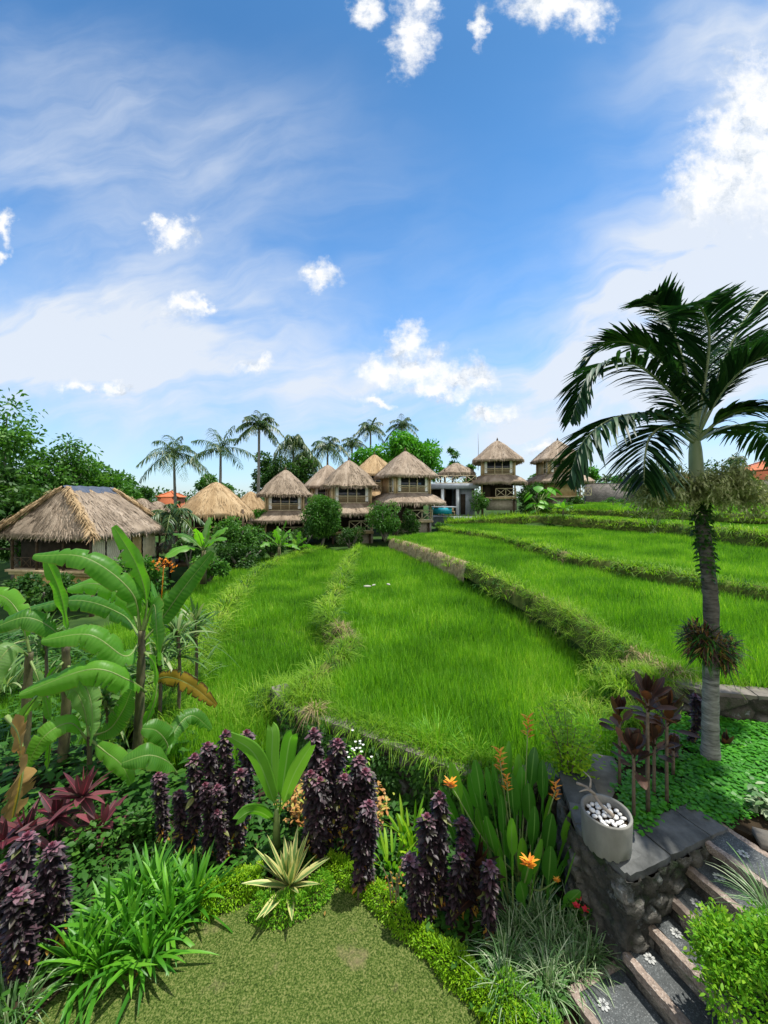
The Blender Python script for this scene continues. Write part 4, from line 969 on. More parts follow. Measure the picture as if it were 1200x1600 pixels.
# ------------------------------------------------------------------ the stairs
t = thing('staircase', 'garden stairs of dark granite with pinkish edging and pale flower inlays', 'stairs', (C0[0], C0[1], 0))
RIS = .14; ZT = .82; SP = [(1105, 1318, 1158, 1337), (1075, 1358, 1117, 1375), (1040, 1410, 1077, 1418), (1000, 1447, 1047, 1465), (965, 1487, 1000, 1508), (898, 1560, 949, 1567)]
ts = []
for k, (px, py, fx, fy) in enumerate(SP):
    q = on(px, py, ZT - RIS * k)[:2]; ts.append(float((q - C0) @ dv))
ts = [0, -.22, -.45, -.67, -.90, -1.36]
frame = np.array([[dv[0], dv[1], 0], [ev[0], ev[1], 0], [0, 0, 1]])
def loc3(a, b, z): return np.array((C0[0] + dv[0] * a + ev[0] * b, C0[1] + dv[1] * a + ev[1] * b, z))
LEN = 1.7
def rough_box(mb, a0, a1, b0, b1, zt, th, m=0, seed=0):
    """stone slab with slightly worn arrises, in the stair's own frame"""
    na, nb = max(3, int((a1 - a0) / .02)), max(3, int((b1 - b0) / .02)); ga, gb = np.meshgrid(np.linspace(a0, a1, na), np.linspace(b0, b1, nb), indexing='ij')
    p = C0[None, None] + ga[..., None] * dv + gb[..., None] * ev; z = np.full(ga.shape, zt)
    P3 = np.concatenate([p, z[..., None]], -1); edge = (ga <= a0 + 1e-6) | (ga >= a1 - 1e-6) | (gb <= b0 + 1e-6) | (gb >= b1 - 1e-6)
    nz = fbm(P3 * 28, 2, seed) - .5; P3[..., 2] += nz * .005 - edge * .004
    P3[..., :2] += (edge * (fbm(P3 * 22, 2, seed + 1) - .5) * .018)[..., None] * dv
    i, j = np.meshgrid(np.arange(na - 1), np.arange(nb - 1), indexing='ij'); q = i * nb + j
    mb.add(P3.reshape(-1, 3), np.stack([q, q + nb, q + nb + 1, q + 1], -1).reshape(-1, 4)[:, ::-1], m)
    rim = np.concatenate([P3[0], P3[1:, -1], P3[-1, ::-1][1:], P3[::-1, 0][1:-1]]); k = len(rim); kk = np.arange(k)
    mb.add(np.concatenate([rim, rim - (0, 0, th)]), np.stack([kk, kk + k, (kk + 1) % k + k, (kk + 1) % k], 1), m)
for k in range(6):
    z = ZT - RIS * k; a0 = ts[k]; a1 = (ts[k - 1] + .01) if k else .30; EW = .055
    b0 = -.045 if k else -.12
    if k == 5: b0 = -.12
    framed = k in (0, 5)
    mb = MB(); rough_box(mb, a0 + EW + .002, a1, b0 + (EW + .002 if framed else 0), LEN, z, .05, 0, k)
    st = mb.build('step', M['granite'], t)
    mb = MB(); rough_box(mb, a0, a0 + EW, b0, LEN, z + .002, .06, 0, k + 20)
    if framed: rough_box(mb, a0 + EW + .002, a1, b0, b0 + EW, z + .002, .06, 0, k + 30)
    if k == 0: rough_box(mb, a1 + .002, a1 + EW, b0, LEN, z + .002, .06, 0, 77)
    mb.build('edging', M['pinkstone'], st)
    mb = MB(); box(mb, loc3((a0 + a1) / 2 + .02, (b0 + LEN) / 2 + .01, z / 2 - .08), (a1 - a0 + .0, LEN - b0, z + .04 if z > .1 else .2), frame=frame); mb.build('riser', M['stone'], st)
    fx, fy = SP[k][2:]; q = on(fx, fy, z)[:2]; fa = (a0 + EW + min(a1, a0 + .26)) / 2; fb = float((q - C0) @ ev)
    mb = MB(); n = 8; R0 = .036
    for w_ in range(n):
        an = w_ / n * 6.283 + .2; cc = np.array((math.cos(an), math.sin(an))); pr = np.array((-cc[1], cc[0]))
        pts = [cc * R0 * .25] + [cc * R0 * x + pr * R0 * y for x, y in ((.7, .28), (1.05, .16), (1.08, -.16), (.7, -.28))]
        mb.add([loc3(fa + x, fb + y, z + .0065) for x, y in pts], np.arange(5)[None])
    mb.build('flower_inlay', M['inlay'], st)

# ------------------------------------------------------------------ planter with pebbles, slab, path
pc = np.array((1.775, 3.12)); zp = .855
t = thing('planter', 'round grey concrete planter full of white pebbles on the wall corner', 'planter', (pc[0], pc[1], zp))
mb = MB(); N = 56; th = np.arange(N) / N * 6.2832; prof = [(.168, 0.0), (.174, .02), (.178, .10), (.181, .19), (.183, .262), (.181, .270), (.166, .270), (.160, .262), (.157, .18)]
v = np.stack([np.stack([r * np.cos(th), r * np.sin(th), 0 * th + z], -1) for r, z in prof])
chip = (fbm(np.stack([np.cos(th) * 4, np.sin(th) * 4, 0 * th], -1), 3, 9) > .56) * .022; v[0, :, 2] += chip; v[:, :, :2] *= (1 + .012 * (fbm(v * 9, 3, 4) - .5))[..., None]
i, j = np.meshgrid(np.arange(len(prof) - 1), np.arange(N), indexing='ij'); mb.add(v.reshape(-1, 3), np.stack([i * N + j, i * N + (j + 1) % N, (i + 1) * N + (j + 1) % N, (i + 1) * N + j], -1).reshape(-1, 4))
mb.build('pot', M['concrete'], t, smooth=False, world=False)
mb = MB(); mb.add(np.stack([.160 * np.cos(th), .160 * np.sin(th), 0 * th + .205], 1), np.arange(N)[None]); mb.build('soil_fill', M['soil'], t, world=False)
pebs = []
for k in range(4):
    bm = bmesh.new(); bmesh.ops.create_icosphere(bm, subdivisions=2, radius=.5); me = bpy.data.meshes.new('white_pebble'); bm.to_mesh(me); bm.free()
    vv = np.array([q.co[:] for q in me.vertices]); vv = vv * (1, .78, .55) * (1 + .25 * (fbm(vv * 2.5 + k * 7, 2, k)[:, None] - .5)); me.vertices.foreach_set('co', vv.astype(np.float32).ravel()); me.polygons.foreach_set('use_smooth', np.ones(len(me.polygons), bool))
    me.materials.append(M['pebble']); pebs.append(me)
pl = []
for tries in range(4000):
    a = rng.random() * 6.283; r = .136 * math.sqrt(rng.random()); x, y = r * math.cos(a), r * math.sin(a)
    lay = 0 if len(pl) < 36 else 1
    if all((x - q[0]) ** 2 + (y - q[1]) ** 2 > (.036 if lay == 0 else .034) ** 2 or q[2] != lay for q in pl): pl.append((x, y, lay))
    if len(pl) >= 54: break
for x, y, lay in pl:
    o = bpy.data.objects.new('white_pebble', random.choice(pebs)); col.objects.link(o); s = rng.uniform(.042, .052)
    o.location = (pc[0] + x, pc[1] + y, zp + .216 + lay * .014 + rng.uniform(0, .006)); o.scale = (s, s, s); o.rotation_euler = (rng.normal(0, .25), rng.normal(0, .25), rng.random() * 6.28)
    tag(o, 'smooth white pebble heaped inside the grey concrete planter', 'pebble', 'white pebbles in the planter')
mb = MB(); q = np.array([pc[0], pc[1], zp])
tube(mb, smoothpath([q + (.045, -.03, .245), q + (.0, .05, .26), q + (-.03, .11, .30), q + (-.06, .17, .325), q + (-.13, .22, .33)], 14), np.linspace(.016, .010, 14), 7, jitter=.14)
tube(mb, smoothpath([q + (-.03, .11, .32), q + (-.10, .10, .36), q + (-.17, .09, .35)], 8), np.linspace(.011, .004, 8), 6, jitter=.14)
tube(mb, smoothpath([q + (-.05, .15, .34), q + (-.02, .2, .38), q + (-.05, .26, .40)], 8), np.linspace(.010, .003, 8), 6, jitter=.14)
tag(mb.build('driftwood', M['driftwood'], loc=q + (0, .05, .28)), 'gnarled bare twig lying over the rim and pebbles of the planter', 'driftwood')
mb = MB()
PA = [(1.66, 3.36), (1.92, 3.28), (2.06, 3.58), (2.42, 3.95), (2.5, 4.25), (2.3, 4.3), (2.0, 3.9), (1.78, 3.7)]
mb.add([(x, y, BED_Z + .012) for x, y in PA], np.arange(len(PA))[None]); tag(mb.build('path', M['slab']), kind='structure')
sl = on(1215, 1318, .84); mb = MB(); box(mb, (0, 0, 0), (.26, .18, .05)); o = mb.build('stone_slab', M['slab'], world=False); o.location = sl; o.rotation_euler = (0, 0, R(-25)); tag(o, 'loose pale stone slab lying beside the top step at the bed edge', 'slab')
# white marker stones in the paddy
for k, (px, py, s) in enumerate(((574, 916, .17), (584, 914, .12), (607, 913, .14))):
    q = on(px, py, .74); sm = pebs[k].copy(); sm.materials.clear(); sm.materials.append(M['palestone']); o = bpy.data.objects.new('pale_stone', sm); col.objects.link(o); o.location = q; o.scale = (s * 1.6, s, s * .8); o.rotation_euler = (0, 0, k)
    tag(o, ('larger pale stone among rice at the end of the low centre ridge', 'small pale stone just right of the larger one among the rice', 'lone pale stone standing apart among the rice of the centre paddy')[k], 'stone')
# ------------------------------------------------------------------ trees
def leafcloud(mb, c, rad, n, size, shell=.5, droop=.25, prof='leaf', nseg=2, m=0, asp=.5, seedr=None):
    """leaves spread through the volume of one ellipsoid clump"""
    d = rdirs(n); q = (shell + (1 - shell) * rng.random(n)) ** .8
    rad = np.asarray(rad, float)
    lump = 1 + .35 * (fbm(d * 2.3 + np.asarray(c)[None] * .7, 2, 7) - .5) * 2
    p = np.asarray(c) + d * rad * (q * lump)[:, None]
    dr = nrm(d * .7 + rng.normal(0, .6, (n, 3)) + (0, 0, -droop))
    blades(mb, p, dr, size * rng.uniform(.6, 1.3, n), size * asp * rng.uniform(.7, 1.2, n), .15, nseg, prof, 0, rng.uniform(-1.2, 1.2, n), m, None if seedr is None else np.clip(seedr + rng.normal(0, .22, n), 0, 1))
def clumps(cx, cy, cz, rx, ry, rz, k, r0, seed):
    rs = np.random.default_rng(seed); out = []
    while len(out) < k:
        d = rs.normal(size=3); d /= np.linalg.norm(d); q = rs.uniform(.35, .95)
        out.append((np.array((cx + d[0] * rx * q, cy + d[1] * ry * q, cz + d[2] * rz * q)), r0 * rs.uniform(.65, 1.3)))
    return out
def tree(label, base, H, crown, material, leaves=4200, size=.28, k=16, seed=0, name='leafy_tree', cat='tree', trunk_r=.2, squash=.8, group='trees behind the huts', cl=None, droop=.25, nseg=2, shell=.5, barkm='bark'):
    """base xyz, H height, crown = (rx, ry, rz) half sizes of the crown"""
    base = np.asarray(base, float); rx, ry, rz = crown; cz = base[2] + H - rz
    t = thing(name, label, cat, base, group)
    cls = clumps(base[0], base[1], cz, rx, ry, rz, k, min(rx, rz) * .42, seed) if cl is None else cl
    mb = MB(); top = np.array((base[0], base[1], cz - rz * .25)); rs = np.random.default_rng(seed + 50)
    tr = smoothpath([base - (0, 0, .3), base + (rs.normal(0, .12), 0, (cz - base[2]) * .4), top], 12); tube(mb, tr, np.linspace(trunk_r * 1.2, trunk_r * .65, 12), 8, jitter=.06)
    for c, r in cls[:: max(1, len(cls) // 11)]:
        a = tr[rs.integers(6, 12)]; mid = (a + c) / 2 + rs.normal(0, .15, 3) * r; tube(mb, smoothpath([a, mid, c], 8), np.linspace(trunk_r * .45, trunk_r * .10, 8), 6, jitter=.05)
    mb.build('trunk', M[barkm], t)
    mb = MB(); per = leaves // len(cls)
    for c, r in cls:
        leafcloud(mb, c, (r, r, r * squash), int(per * 1.35), size * 1.3, shell, droop, nseg=nseg, seedr=rs.uniform(.15, .85))
    mb.build('crown', M[material], t)
    return t
def tpx(label, px, py_base, py_top, wpx, Z, material, **kw):
    b = at(px, py_base, Z); H = (py_base - py_top) / FPX * Z; rx = wpx / 2 / FPX * Z; rz = kw.pop('rz', None) or min(H * .46, rx * 1.1)
    return tree(label, b, H, (rx, kw.pop('ry', rx * .9), rz), M and material, **kw)

tpx('tall airy dark tree rising above the big hut at the edge of the view', 25, 870, 640, 165, 27, 'treemid', leaves=4800, size=.26, k=24, seed=1, rz=4.2, shell=.25, trunk_r=.28)
tpx('feathery tree with thin sprays against the sky, right of the tall dark tree', 98, 850, 680, 100, 29, 'treemid', leaves=1700, size=.24, k=18, seed=2, rz=3.2, shell=.2, trunk_r=.16)
tpx('round dense mid green tree directly behind the ridge of the big hut', 165, 840, 712, 140, 33, 'treemid', leaves=6500, size=.30, k=22, seed=3, rz=3.0, trunk_r=.25)
tpx('dark bushy tree close beside the big hut, below the tall airy tree', 25, 900, 735, 150, 24, 'treedark', leaves=5500, size=.26, k=20, seed=4, rz=2.8)
tpx('low dark tree between the big hut and the distant orange roof', 222, 810, 755, 60, 38, 'treedark', leaves=2600, size=.26, k=12, seed=5)
tpx('low far tree left of the leaning palm trunk, over the golden roof', 325, 800, 744, 64, 50, 'treemid', leaves=2200, size=.36, k=12, seed=6)
tpx('far dark green tree just right of the slim tall palm', 425, 790, 702, 60, 50, 'treedark', leaves=3000, size=.34, k=14, seed=7, rz=3.4)
tpx('bushy tree under the drooping twin palm behind the layered thatch hut', 470, 790, 715, 60, 46, 'treedark', leaves=2600, size=.32, k=12, seed=8)
tpx('big bright green spreading tree crowning over the largest hut', 632, 800, 676, 128, 50, 'treebright', leaves=12000, size=.40, k=36, seed=9, rz=3.9, trunk_r=.35)
tpx('bright green tree lobe reaching left behind the pale gold roof', 578, 800, 688, 60, 51, 'treebright', leaves=3000, size=.34, k=13, seed=10, rz=3.2)
tpx('slim tiered young tree behind the roof terrace canopy', 708, 790, 692, 26, 52, 'treemid', leaves=700, size=.32, k=9, seed=11, rz=3.6, shell=.1, trunk_r=.09)
tpx('thin pale sapling showing between the terrace canopy and the antenna', 734, 790, 708, 22, 52, 'treemid', leaves=500, size=.32, k=7, seed=12, rz=2.4, shell=.1, trunk_r=.08)
tpx('low tree filling the gap between the two right hand huts', 830, 800, 738, 44, 50, 'treemid', leaves=2200, size=.30, k=12, seed=13)
tpx('thin tree showing over the block wall beside the last hut', 916, 790, 728, 32, 52, 'treebright', leaves=1400, size=.28, k=10, seed=14, shell=.25)
tpx('leafy tree over the block wall left of the dark pillar', 965, 792, 744, 56, 50, 'treebright', leaves=3000, size=.28, k=14, seed=15)
tpx('rounded tree over the block wall right of the dark pillar', 1010, 790, 742, 64, 53, 'treemid', leaves=2800, size=.30, k=14, seed=16)
tpx('airy dark tree beyond the wall, just right of the foreground palm', 1130, 785, 716, 70, 54, 'treedark', leaves=2400, size=.30, k=16, seed=17, shell=.25)
tpx('low yellowish tree against the orange house wall', 1168, 788, 744, 52, 46.5, 'treemid', leaves=1800, size=.26, k=10, seed=18)
tpx('hazy low tree beyond the wall behind the flower sprays of the palm', 1058, 786, 738, 70, 56, 'treemid', leaves=2200, size=.34, k=13, seed=19, shell=.3)

# the far woods that close the view behind everything (one mass)
mb = MB()
for px in np.linspace(-350, 1650, 150):
    Z = rng.uniform(85, 120); h = rng.uniform(2.2, 4.6) * (1.3 if px < 250 else .9); r = h * .8
    leafcloud(mb, at(px + rng.normal(0, 8), 782, Z) + (0, 0, h * .2 - .8), (r * 1.3, r, h * .75), 230, .9, .4)
tag(mb.build('far_woods', M['treedark']), 'far dark woods along the horizon', kind='stuff')

# coconut palms
def frond(mb, path, n, L0, wd, hang=.8, m=0, rach=.03, mr=1, prof='lance', nseg=2, sweep=.55, spread=1.0, side_up=None, jit=.12, start=.10):
    p = smoothpath(path, 40); T = np.linspace(start, 1, n); idx = T * 39; i = np.clip(idx.astype(int), 0, 38); f = (idx - i)[:, None]
    b = p[i] * (1 - f) + p[i + 1] * f; tn = nrm(p[np.minimum(i + 1, 39)] - p[np.maximum(i - 1, 0)])
    sd_ = np.cross(tn, (0, 0, 1.0)); sd_ = nrm(np.where(np.linalg.norm(sd_, axis=1, keepdims=True) < .3, np.broadcast_to(side_up if side_up is not None else (1.0, 0, 0), sd_.shape), sd_))
    for s in (-1, 1):
        up = np.cross(sd_, tn)
        d = sd_ * s * spread + tn * sweep + up * .15 + rng.normal(0, jit, (n, 3))
        ln = L0 * (np.sin(np.pi * np.clip(T * .82 + .14, 0, 1)) ** .7) * rng.uniform(.85, 1.1, n)
        blades(mb, b, d, ln, wd, hang * rng.uniform(.6, 1.3, n), nseg, prof, .25, rng.normal(0, .25, n), m)
    if rach: tube(mb, p, np.linspace(rach, rach * .2, 40), 6, m=mr, r=.5)
def coconut_mesh(seed, nf=19, L=3.0, hang=1.0, drop=.9):
    global rng
    keep = rng; rng = np.random.default_rng(seed); mb = MB()
    for k in range(nf):
        a = k * 2.399 + rng.normal(0, .2); el = np.interp(k / nf, [0, 1], [1.25, -.35]) + rng.normal(0, .1); ln = L * rng.uniform(.85, 1.1)
        d = np.array((math.cos(a) * math.cos(el), math.sin(a) * math.cos(el), math.sin(el)))
        path = [d * ln * q - np.array((0, 0, 1)) * drop * ln * q ** 2.2 * (.35 + .45 * math.cos(el)) for q in (0, .25, .5, .75, 1.0)]
        frond(mb, path, 24, ln * .27, .10, hang, rach=.035, nseg=2)
    rng = keep; return mb
def coconut(label, px, py_crown, py_base, rpx, Z, seed, lean=0.0, nf=19, hang=1.0, drop=.9, tr=.16, group='tall coconut palms behind the huts', name='coconut_palm'):
    c = at(px, py_crown, Z); b = at(px - lean, py_base, Z); t = thing(name, label, 'palm', b, group)
    mb = MB(); tube(mb, smoothpath([b - (0, 0, 1), b * .55 + c * .45 + ((c - b)[0] * .25, 0, 0), c], 16), np.linspace(tr * 1.15, tr * .7, 16), 8, jitter=.05); mb.build('trunk', M['palmbark'], t)
    mb = coconut_mesh(seed, nf, rpx / FPX * Z * 1.12, hang, drop)
    for k in range(6):
        a = k * 1.05; mb_n = np.array((math.cos(a) * .28, math.sin(a) * .28, -.35)); tube(mb, [mb_n + (0, 0, .14), mb_n + (0, 0, .05), mb_n + (0, 0, -.05), mb_n + (0, 0, -.14)], [.03, .13, .13, .03], 7, m=1, r=.3)
    o = mb.build('crown', [M['coco'], M['greenstem']], t, world=False); o.location = c - b
    return t
coconut('coconut palm with a full round crown standing over the distant orange roof', 272, 708, 800, 48, 44, 1, -3)
coconut('coconut palm leaning beside the golden thatch, fronds swept up and sideways', 345, 700, 790, 48, 42, 2, 2, nf=13, drop=.6)
coconut('tallest coconut palm on a bare slim trunk beside the lowest hut', 405, 664, 800, 34, 40, 3, 3, nf=21)
coconut('shaggy coconut palm with hanging dead fronds left of the twin trunks', 458, 690, 790, 30, 48, 4, -4, nf=24, drop=1.5, hang=1.4)
coconut('slender palm with star shaped crown above the hidden hut', 512, 697, 790, 34, 50, 5, 2, drop=1.1)
coconut('small palm crown half lost behind the bright tree, left of its lobe', 550, 693, 790, 24, 54, 6, 0, nf=16)
coconut('palm sprouting above the bright tree over the pale gold roof', 579, 668, 790, 26, 56, 7, 0, nf=18)
coconut('palm sprouting highest behind the bright tree over the largest hut', 628, 664, 790, 26, 58, 8, 0, nf=18)
coconut('heavy drooping palm crown just below the shaggy palm', 478, 716, 800, 30, 47, 9, 0, nf=20, drop=1.6, hang=1.4)
coconut('tiny far palm over the block wall beside the last hut', 948, 748, 786, 15, 60, 10, 0, nf=14)
coconut('small dark palm above the wall right of the foreground palm trunk', 1150, 718, 786, 15, 58, 11, 0, nf=16)
coconut('squat green palm growing beside the big hut below the distant roof', 270, 806, 862, 44, 23.5, 12, 0, nf=16, tr=.12, drop=1.0, group='palms by the huts')

# ------------------------------------------------------------------ shrubs around the huts
def shrub(label, px, py_base, wpx, hpx, Z, material='treemid', leaves=1800, size=.16, k=10, seed=0, name='shrub', group=None, shell=.55, squash=.9, flowers=None, cat='shrub', sink=.25, droop=.2, asp=.5):
    b = at(px, py_base, Z); rx = wpx / 2 / FPX * Z; h = hpx / FPX * Z; t = thing(name, label, cat, b, group); rs = np.random.default_rng(seed + 900)
    c0 = b + (0, 0, h * .52); mb = MB()
    for q in range(6):
        a = q * 1.1; e = c0 + (math.cos(a) * rx * .6, math.sin(a) * rx * .5, h * .15); tube(mb, smoothpath([b - (0, 0, sink), (b + e) / 2 + rs.normal(0, .05, 3), e], 7), np.linspace(.05, .015, 7) * max(.4, rx), 6)
    mb.build('branches', M['bark'], t); mb = MB()
    for c, r in clumps(c0[0], c0[1], c0[2], rx * .78, rx * .7, h * .42, k, min(rx, h * .5) * .5, seed):
        leafcloud(mb, c, (r, r, r * squash), int(leaves / k * 1.3), size, shell, droop, seedr=rs.uniform(.2, .8), asp=asp)
    mb.build('foliage', M[material], t)
    if flowers:
        mb = MB()
        for q in range(flowers[1]):
            d = rdirs(1, -.1, 1)[0]; p = c0 + d * (rx * .95, rx * .85, h * .5)
            for a in range(5): blades(mb, p[None], [(math.cos(a * 1.257), math.sin(a * 1.257), .5)], size * .6, size * .3, .1, 1, 'leaf')
        mb.build('blossom', M[flowers[0]], t)
    return t
# clipped round tree
Z = 29.5; b = at(503, 848, Z); r = 33 / FPX * Z
cl = [(at(503, 806, Z), r * .80)] + [(at(503, 806, Z) + d * r * .62, r * .40) for d in rdirs(26)]
tree('dense ball shaped clipped tree in front of the layered thatch huts', b, 3.6, (r, r, r), 'treemid', leaves=9000, size=.14, seed=40, name='clipped_tree', trunk_r=.10, squash=1, group=None, cl=cl, shell=.75)
shrub('flowering frangipani like shrub in front of the largest hut, dotted with pale blossom', 602, 842, 52, 60, 29, 'treemid', 3600, .17, 16, 41, flowers=('whiteflower', 26))
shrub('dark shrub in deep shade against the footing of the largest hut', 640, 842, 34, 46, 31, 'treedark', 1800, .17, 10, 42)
shrub('wide domed olive green shrub below the golden thatch', 365, 866, 104, 58, 25, 'treemid', 5200, .16, 20, 43)
shrub('bright small shrub against the corner of the lowest hut', 400, 822, 36, 32, 31, 'treebright', 1500, .15, 9, 44)
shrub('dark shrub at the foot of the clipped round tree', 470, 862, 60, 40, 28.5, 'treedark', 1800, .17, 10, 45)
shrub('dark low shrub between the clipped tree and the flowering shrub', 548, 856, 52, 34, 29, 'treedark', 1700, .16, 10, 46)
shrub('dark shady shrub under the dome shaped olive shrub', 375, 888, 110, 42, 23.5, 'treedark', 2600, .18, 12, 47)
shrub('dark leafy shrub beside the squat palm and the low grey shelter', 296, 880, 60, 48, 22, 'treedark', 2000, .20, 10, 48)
shrub('shrub with pale leaves at the left corner of the squarely facing hut', 747, 800, 34, 32, 38.5, 'treemid', 1500, .17, 9, 49, flowers=('whiteflower', 10))
shrub('dark tall shrub between the two right hand huts', 828, 806, 44, 56, 38.5, 'treedark', 2200, .22, 11, 50)
shrub('broad leaved dark bush at the foot of the plank walled hut', 905, 802, 34, 28, 39, 'treedark', 1200, .24, 8, 51)
shrub('low hedge bush along the block wall right of the last hut', 958, 797, 62, 20, 44, 'treemid', 1700, .20, 10, 52)
shrub('low bush at the foot of the dark pillar', 1030, 793, 50, 18, 45, 'treebright', 1300, .20, 9, 53)
shrub('small low bush among grass beside the terrace of the largest hut', 690, 836, 30, 22, 31, 'treemid', 900, .15, 7, 54)
shrub('tuft of dark bushes in the ditch at the end of the upper paddy', 872, 806, 60, 22, 36, 'treemid', 1600, .20, 9, 55)
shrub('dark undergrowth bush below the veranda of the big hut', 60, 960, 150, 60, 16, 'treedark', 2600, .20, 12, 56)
shrub('loose green bush beneath the blinds of the big hut', 215, 935, 80, 70, 15, 'treemid', 2200, .18, 11, 57)
shrub('low tropical bush beside the low grey shelter', 325, 905, 70, 45, 19, 'treemid', 1700, .18, 9, 58)
shrub('dark bush behind the small banana plants near the lowest hut', 425, 868, 60, 40, 26, 'treedark', 1500, .17, 9, 59)
# tall rough grass below the square hut
mbm = [tuft(20, .22, .75, .045, .3, .3, M['bank'], nseg=2) for _ in range(3)]
pts = []
for px in np.arange(700, 850, 1.6):
    Z = rng.uniform(34.5, 38.5); z = zpx(np.interp(px, [700, 760, 850], [822, 817, 812]), 34.5); pts.append((put(px, Z), Z, z + rng.normal(0, .04)))
scatter('tall_grass', pts, mbm, scl=rng.uniform(.9, 1.6, len(pts)))
# big leaved plants
def broadleaf(label, b, n, L, W, material, name='elephant_ear', group=None, stalk=.8, seed=0, up=.9):
    t = thing(name, label, 'plant', b, group); mb = MB(); ms = MB(); rs = np.random.default_rng(seed)
    for k in range(n):
        a = k * 2.4 + rs.normal(0, .3); h = stalk * rs.uniform(.5, 1.1); tip = np.array(b) + (math.cos(a) * h * .5, math.sin(a) * h * .5, h * up)
        tube(ms, smoothpath([b, np.array(b) + (math.cos(a) * h * .12, math.sin(a) * h * .12, h * .5), tip], 6), np.linspace(.03, .015, 6) * L / .5, 5)
        d = np.array((math.cos(a), math.sin(a), -.45 + rs.normal(0, .2))); blades(mb, (tip - d * L * .2)[None], d, L * rs.uniform(.7, 1.1), W, .3, 5, 'leaf', -.15)
    ms.build('stalks', M['greenstem'], t); mb.build('leaves', M[material], t); return t
broadleaf('elephant ear plant with big pale leaves between the two right hand huts', at(842, 803, 37.5), 12, 1.2, .9, 'lily', stalk=2.6, seed=1)
broadleaf('dark big leaved plant below the elephant ear beside the tall grass', at(838, 810, 36), 10, .9, .7, 'heli', stalk=1.5, seed=2)

# ------------------------------------------------------------------ banana plants
def banana_leaf(mb, path, width, roll=0.0, sag=.25, rag=6, seed=0, m=0, nseg=64, r=None, pet=.14, facing=None):
    """broad leaf along a path of points; the two halves hang from the midrib and are torn here and there"""
    rs = np.random.default_rng(seed); p = smoothpath(path, nseg); T = np.linspace(0, 1, nseg); tn = nrm(np.gradient(p, axis=0))
    up = np.array((0, 0, 1.0)) if facing is None else np.asarray(facing, float)
    sd_ = np.cross(tn, up); bad = np.linalg.norm(sd_, axis=1) < .25
    if bad.any(): sd_[bad] = np.array((1.0, 0, 0)) if not (~bad).any() else sd_[~bad].mean(0)
    sd_ = nrm(sd_); un = nrm(np.cross(sd_, tn)); sd2 = sd_ * math.cos(roll) + un * math.sin(roll); un2 = nrm(np.cross(sd2, tn))
    prof = np.where(T < pet, .03, np.clip(np.sin(np.pi * np.clip((T - pet) / (1 - pet) * .93 + .05, 0, 1)) ** .5, .04, 1)); rr = rs.random() if r is None else r
    for s in (-1, 1):
        w_ = prof * width / 2; tears = rs.random(nseg) < rag / nseg * .8
        w_ = w_ * np.where(tears, rs.uniform(.25, .7, nseg), 1) * (1 + .03 * np.sin(T * 21 + s + seed) + rs.normal(0, .012, nseg))
        xs = np.array([0, .28, .62, 1.0]); v = np.zeros((nseg, 4, 3)); wob = .06 * np.sin(T * 24 + s * 1.3 + seed) * width
        for k, x in enumerate(xs):
            v[:, k] = p + sd2 * (s * w_ * x)[:, None] + un2 * (w_ * (.30 * x - sag * 1.6 * x * x) + wob * x * x * prof)[:, None]
        i, j = np.meshgrid(np.arange(nseg - 1), np.arange(3), indexing='ij'); a = i * 4 + j
        mb.add(v.reshape(-1, 3), np.stack([a, a + 1, a + 5, a + 4], -1).reshape(-1, 4), m, rr, np.repeat(T, 4), np.tile(xs * s, nseg))
    tube(mb, p - un2 * .006, np.interp(T, [0, .2, 1], [.022, .014, .004]) * (width / .3) ** .5, 6, m=1, r=.7)
def banana_small(label, px, py_base, hpx, Z, n=8, seed=0, torn=5):
    b = at(px, py_base, Z); h = hpx / FPX * Z; t = thing('banana_plant', label, 'banana plant', b, None); rs = np.random.default_rng(seed)
    mb = MB(); tube(mb, [b - (0, 0, .2), b + (0, 0, h * .45)], [.11 * h / 2, .07 * h / 2], 8); mb.build('stem', M['bananastem'], t)
    for k in range(n):
        a = k * 2.4 + rs.normal(0, .3); el = np.interp(k / n, [0, 1], [1.35, .35]); L = h * rs.uniform(.55, .75); o = b + (0, 0, h * .45)
        d = np.array((math.cos(a) * math.cos(el), math.sin(a) * math.cos(el), math.sin(el))); path = [o + d * L * q - np.array((0, 0, 1)) * L * .55 * math.cos(el) * q ** 2.2 for q in (0, .33, .66, 1)]
        m2 = MB(); banana_leaf(m2, path, L * .30, rs.normal(0, .5), .3, torn, seed * 20 + k, nseg=18); m2.build('leaf', [M['banana'], M['greenstem']], t)
    return t
banana_small('small banana plant with torn leaves under the lowest hut', 436, 884, 66, 24, 9, 1, 9)
banana_small('young banana plant with one upright leaf beside the dome shaped shrub', 318, 905, 100, 17.5, 8, 2, 6)
banana_small('lone little banana sapling in the upper paddy before the plank walled hut', 880, 812, 34, 30, 8, 3, 3)
banana_small('banana plant with ragged leaves at the foot of the dome shaped shrub', 462, 880, 50, 24.5, 6, 4, 10)
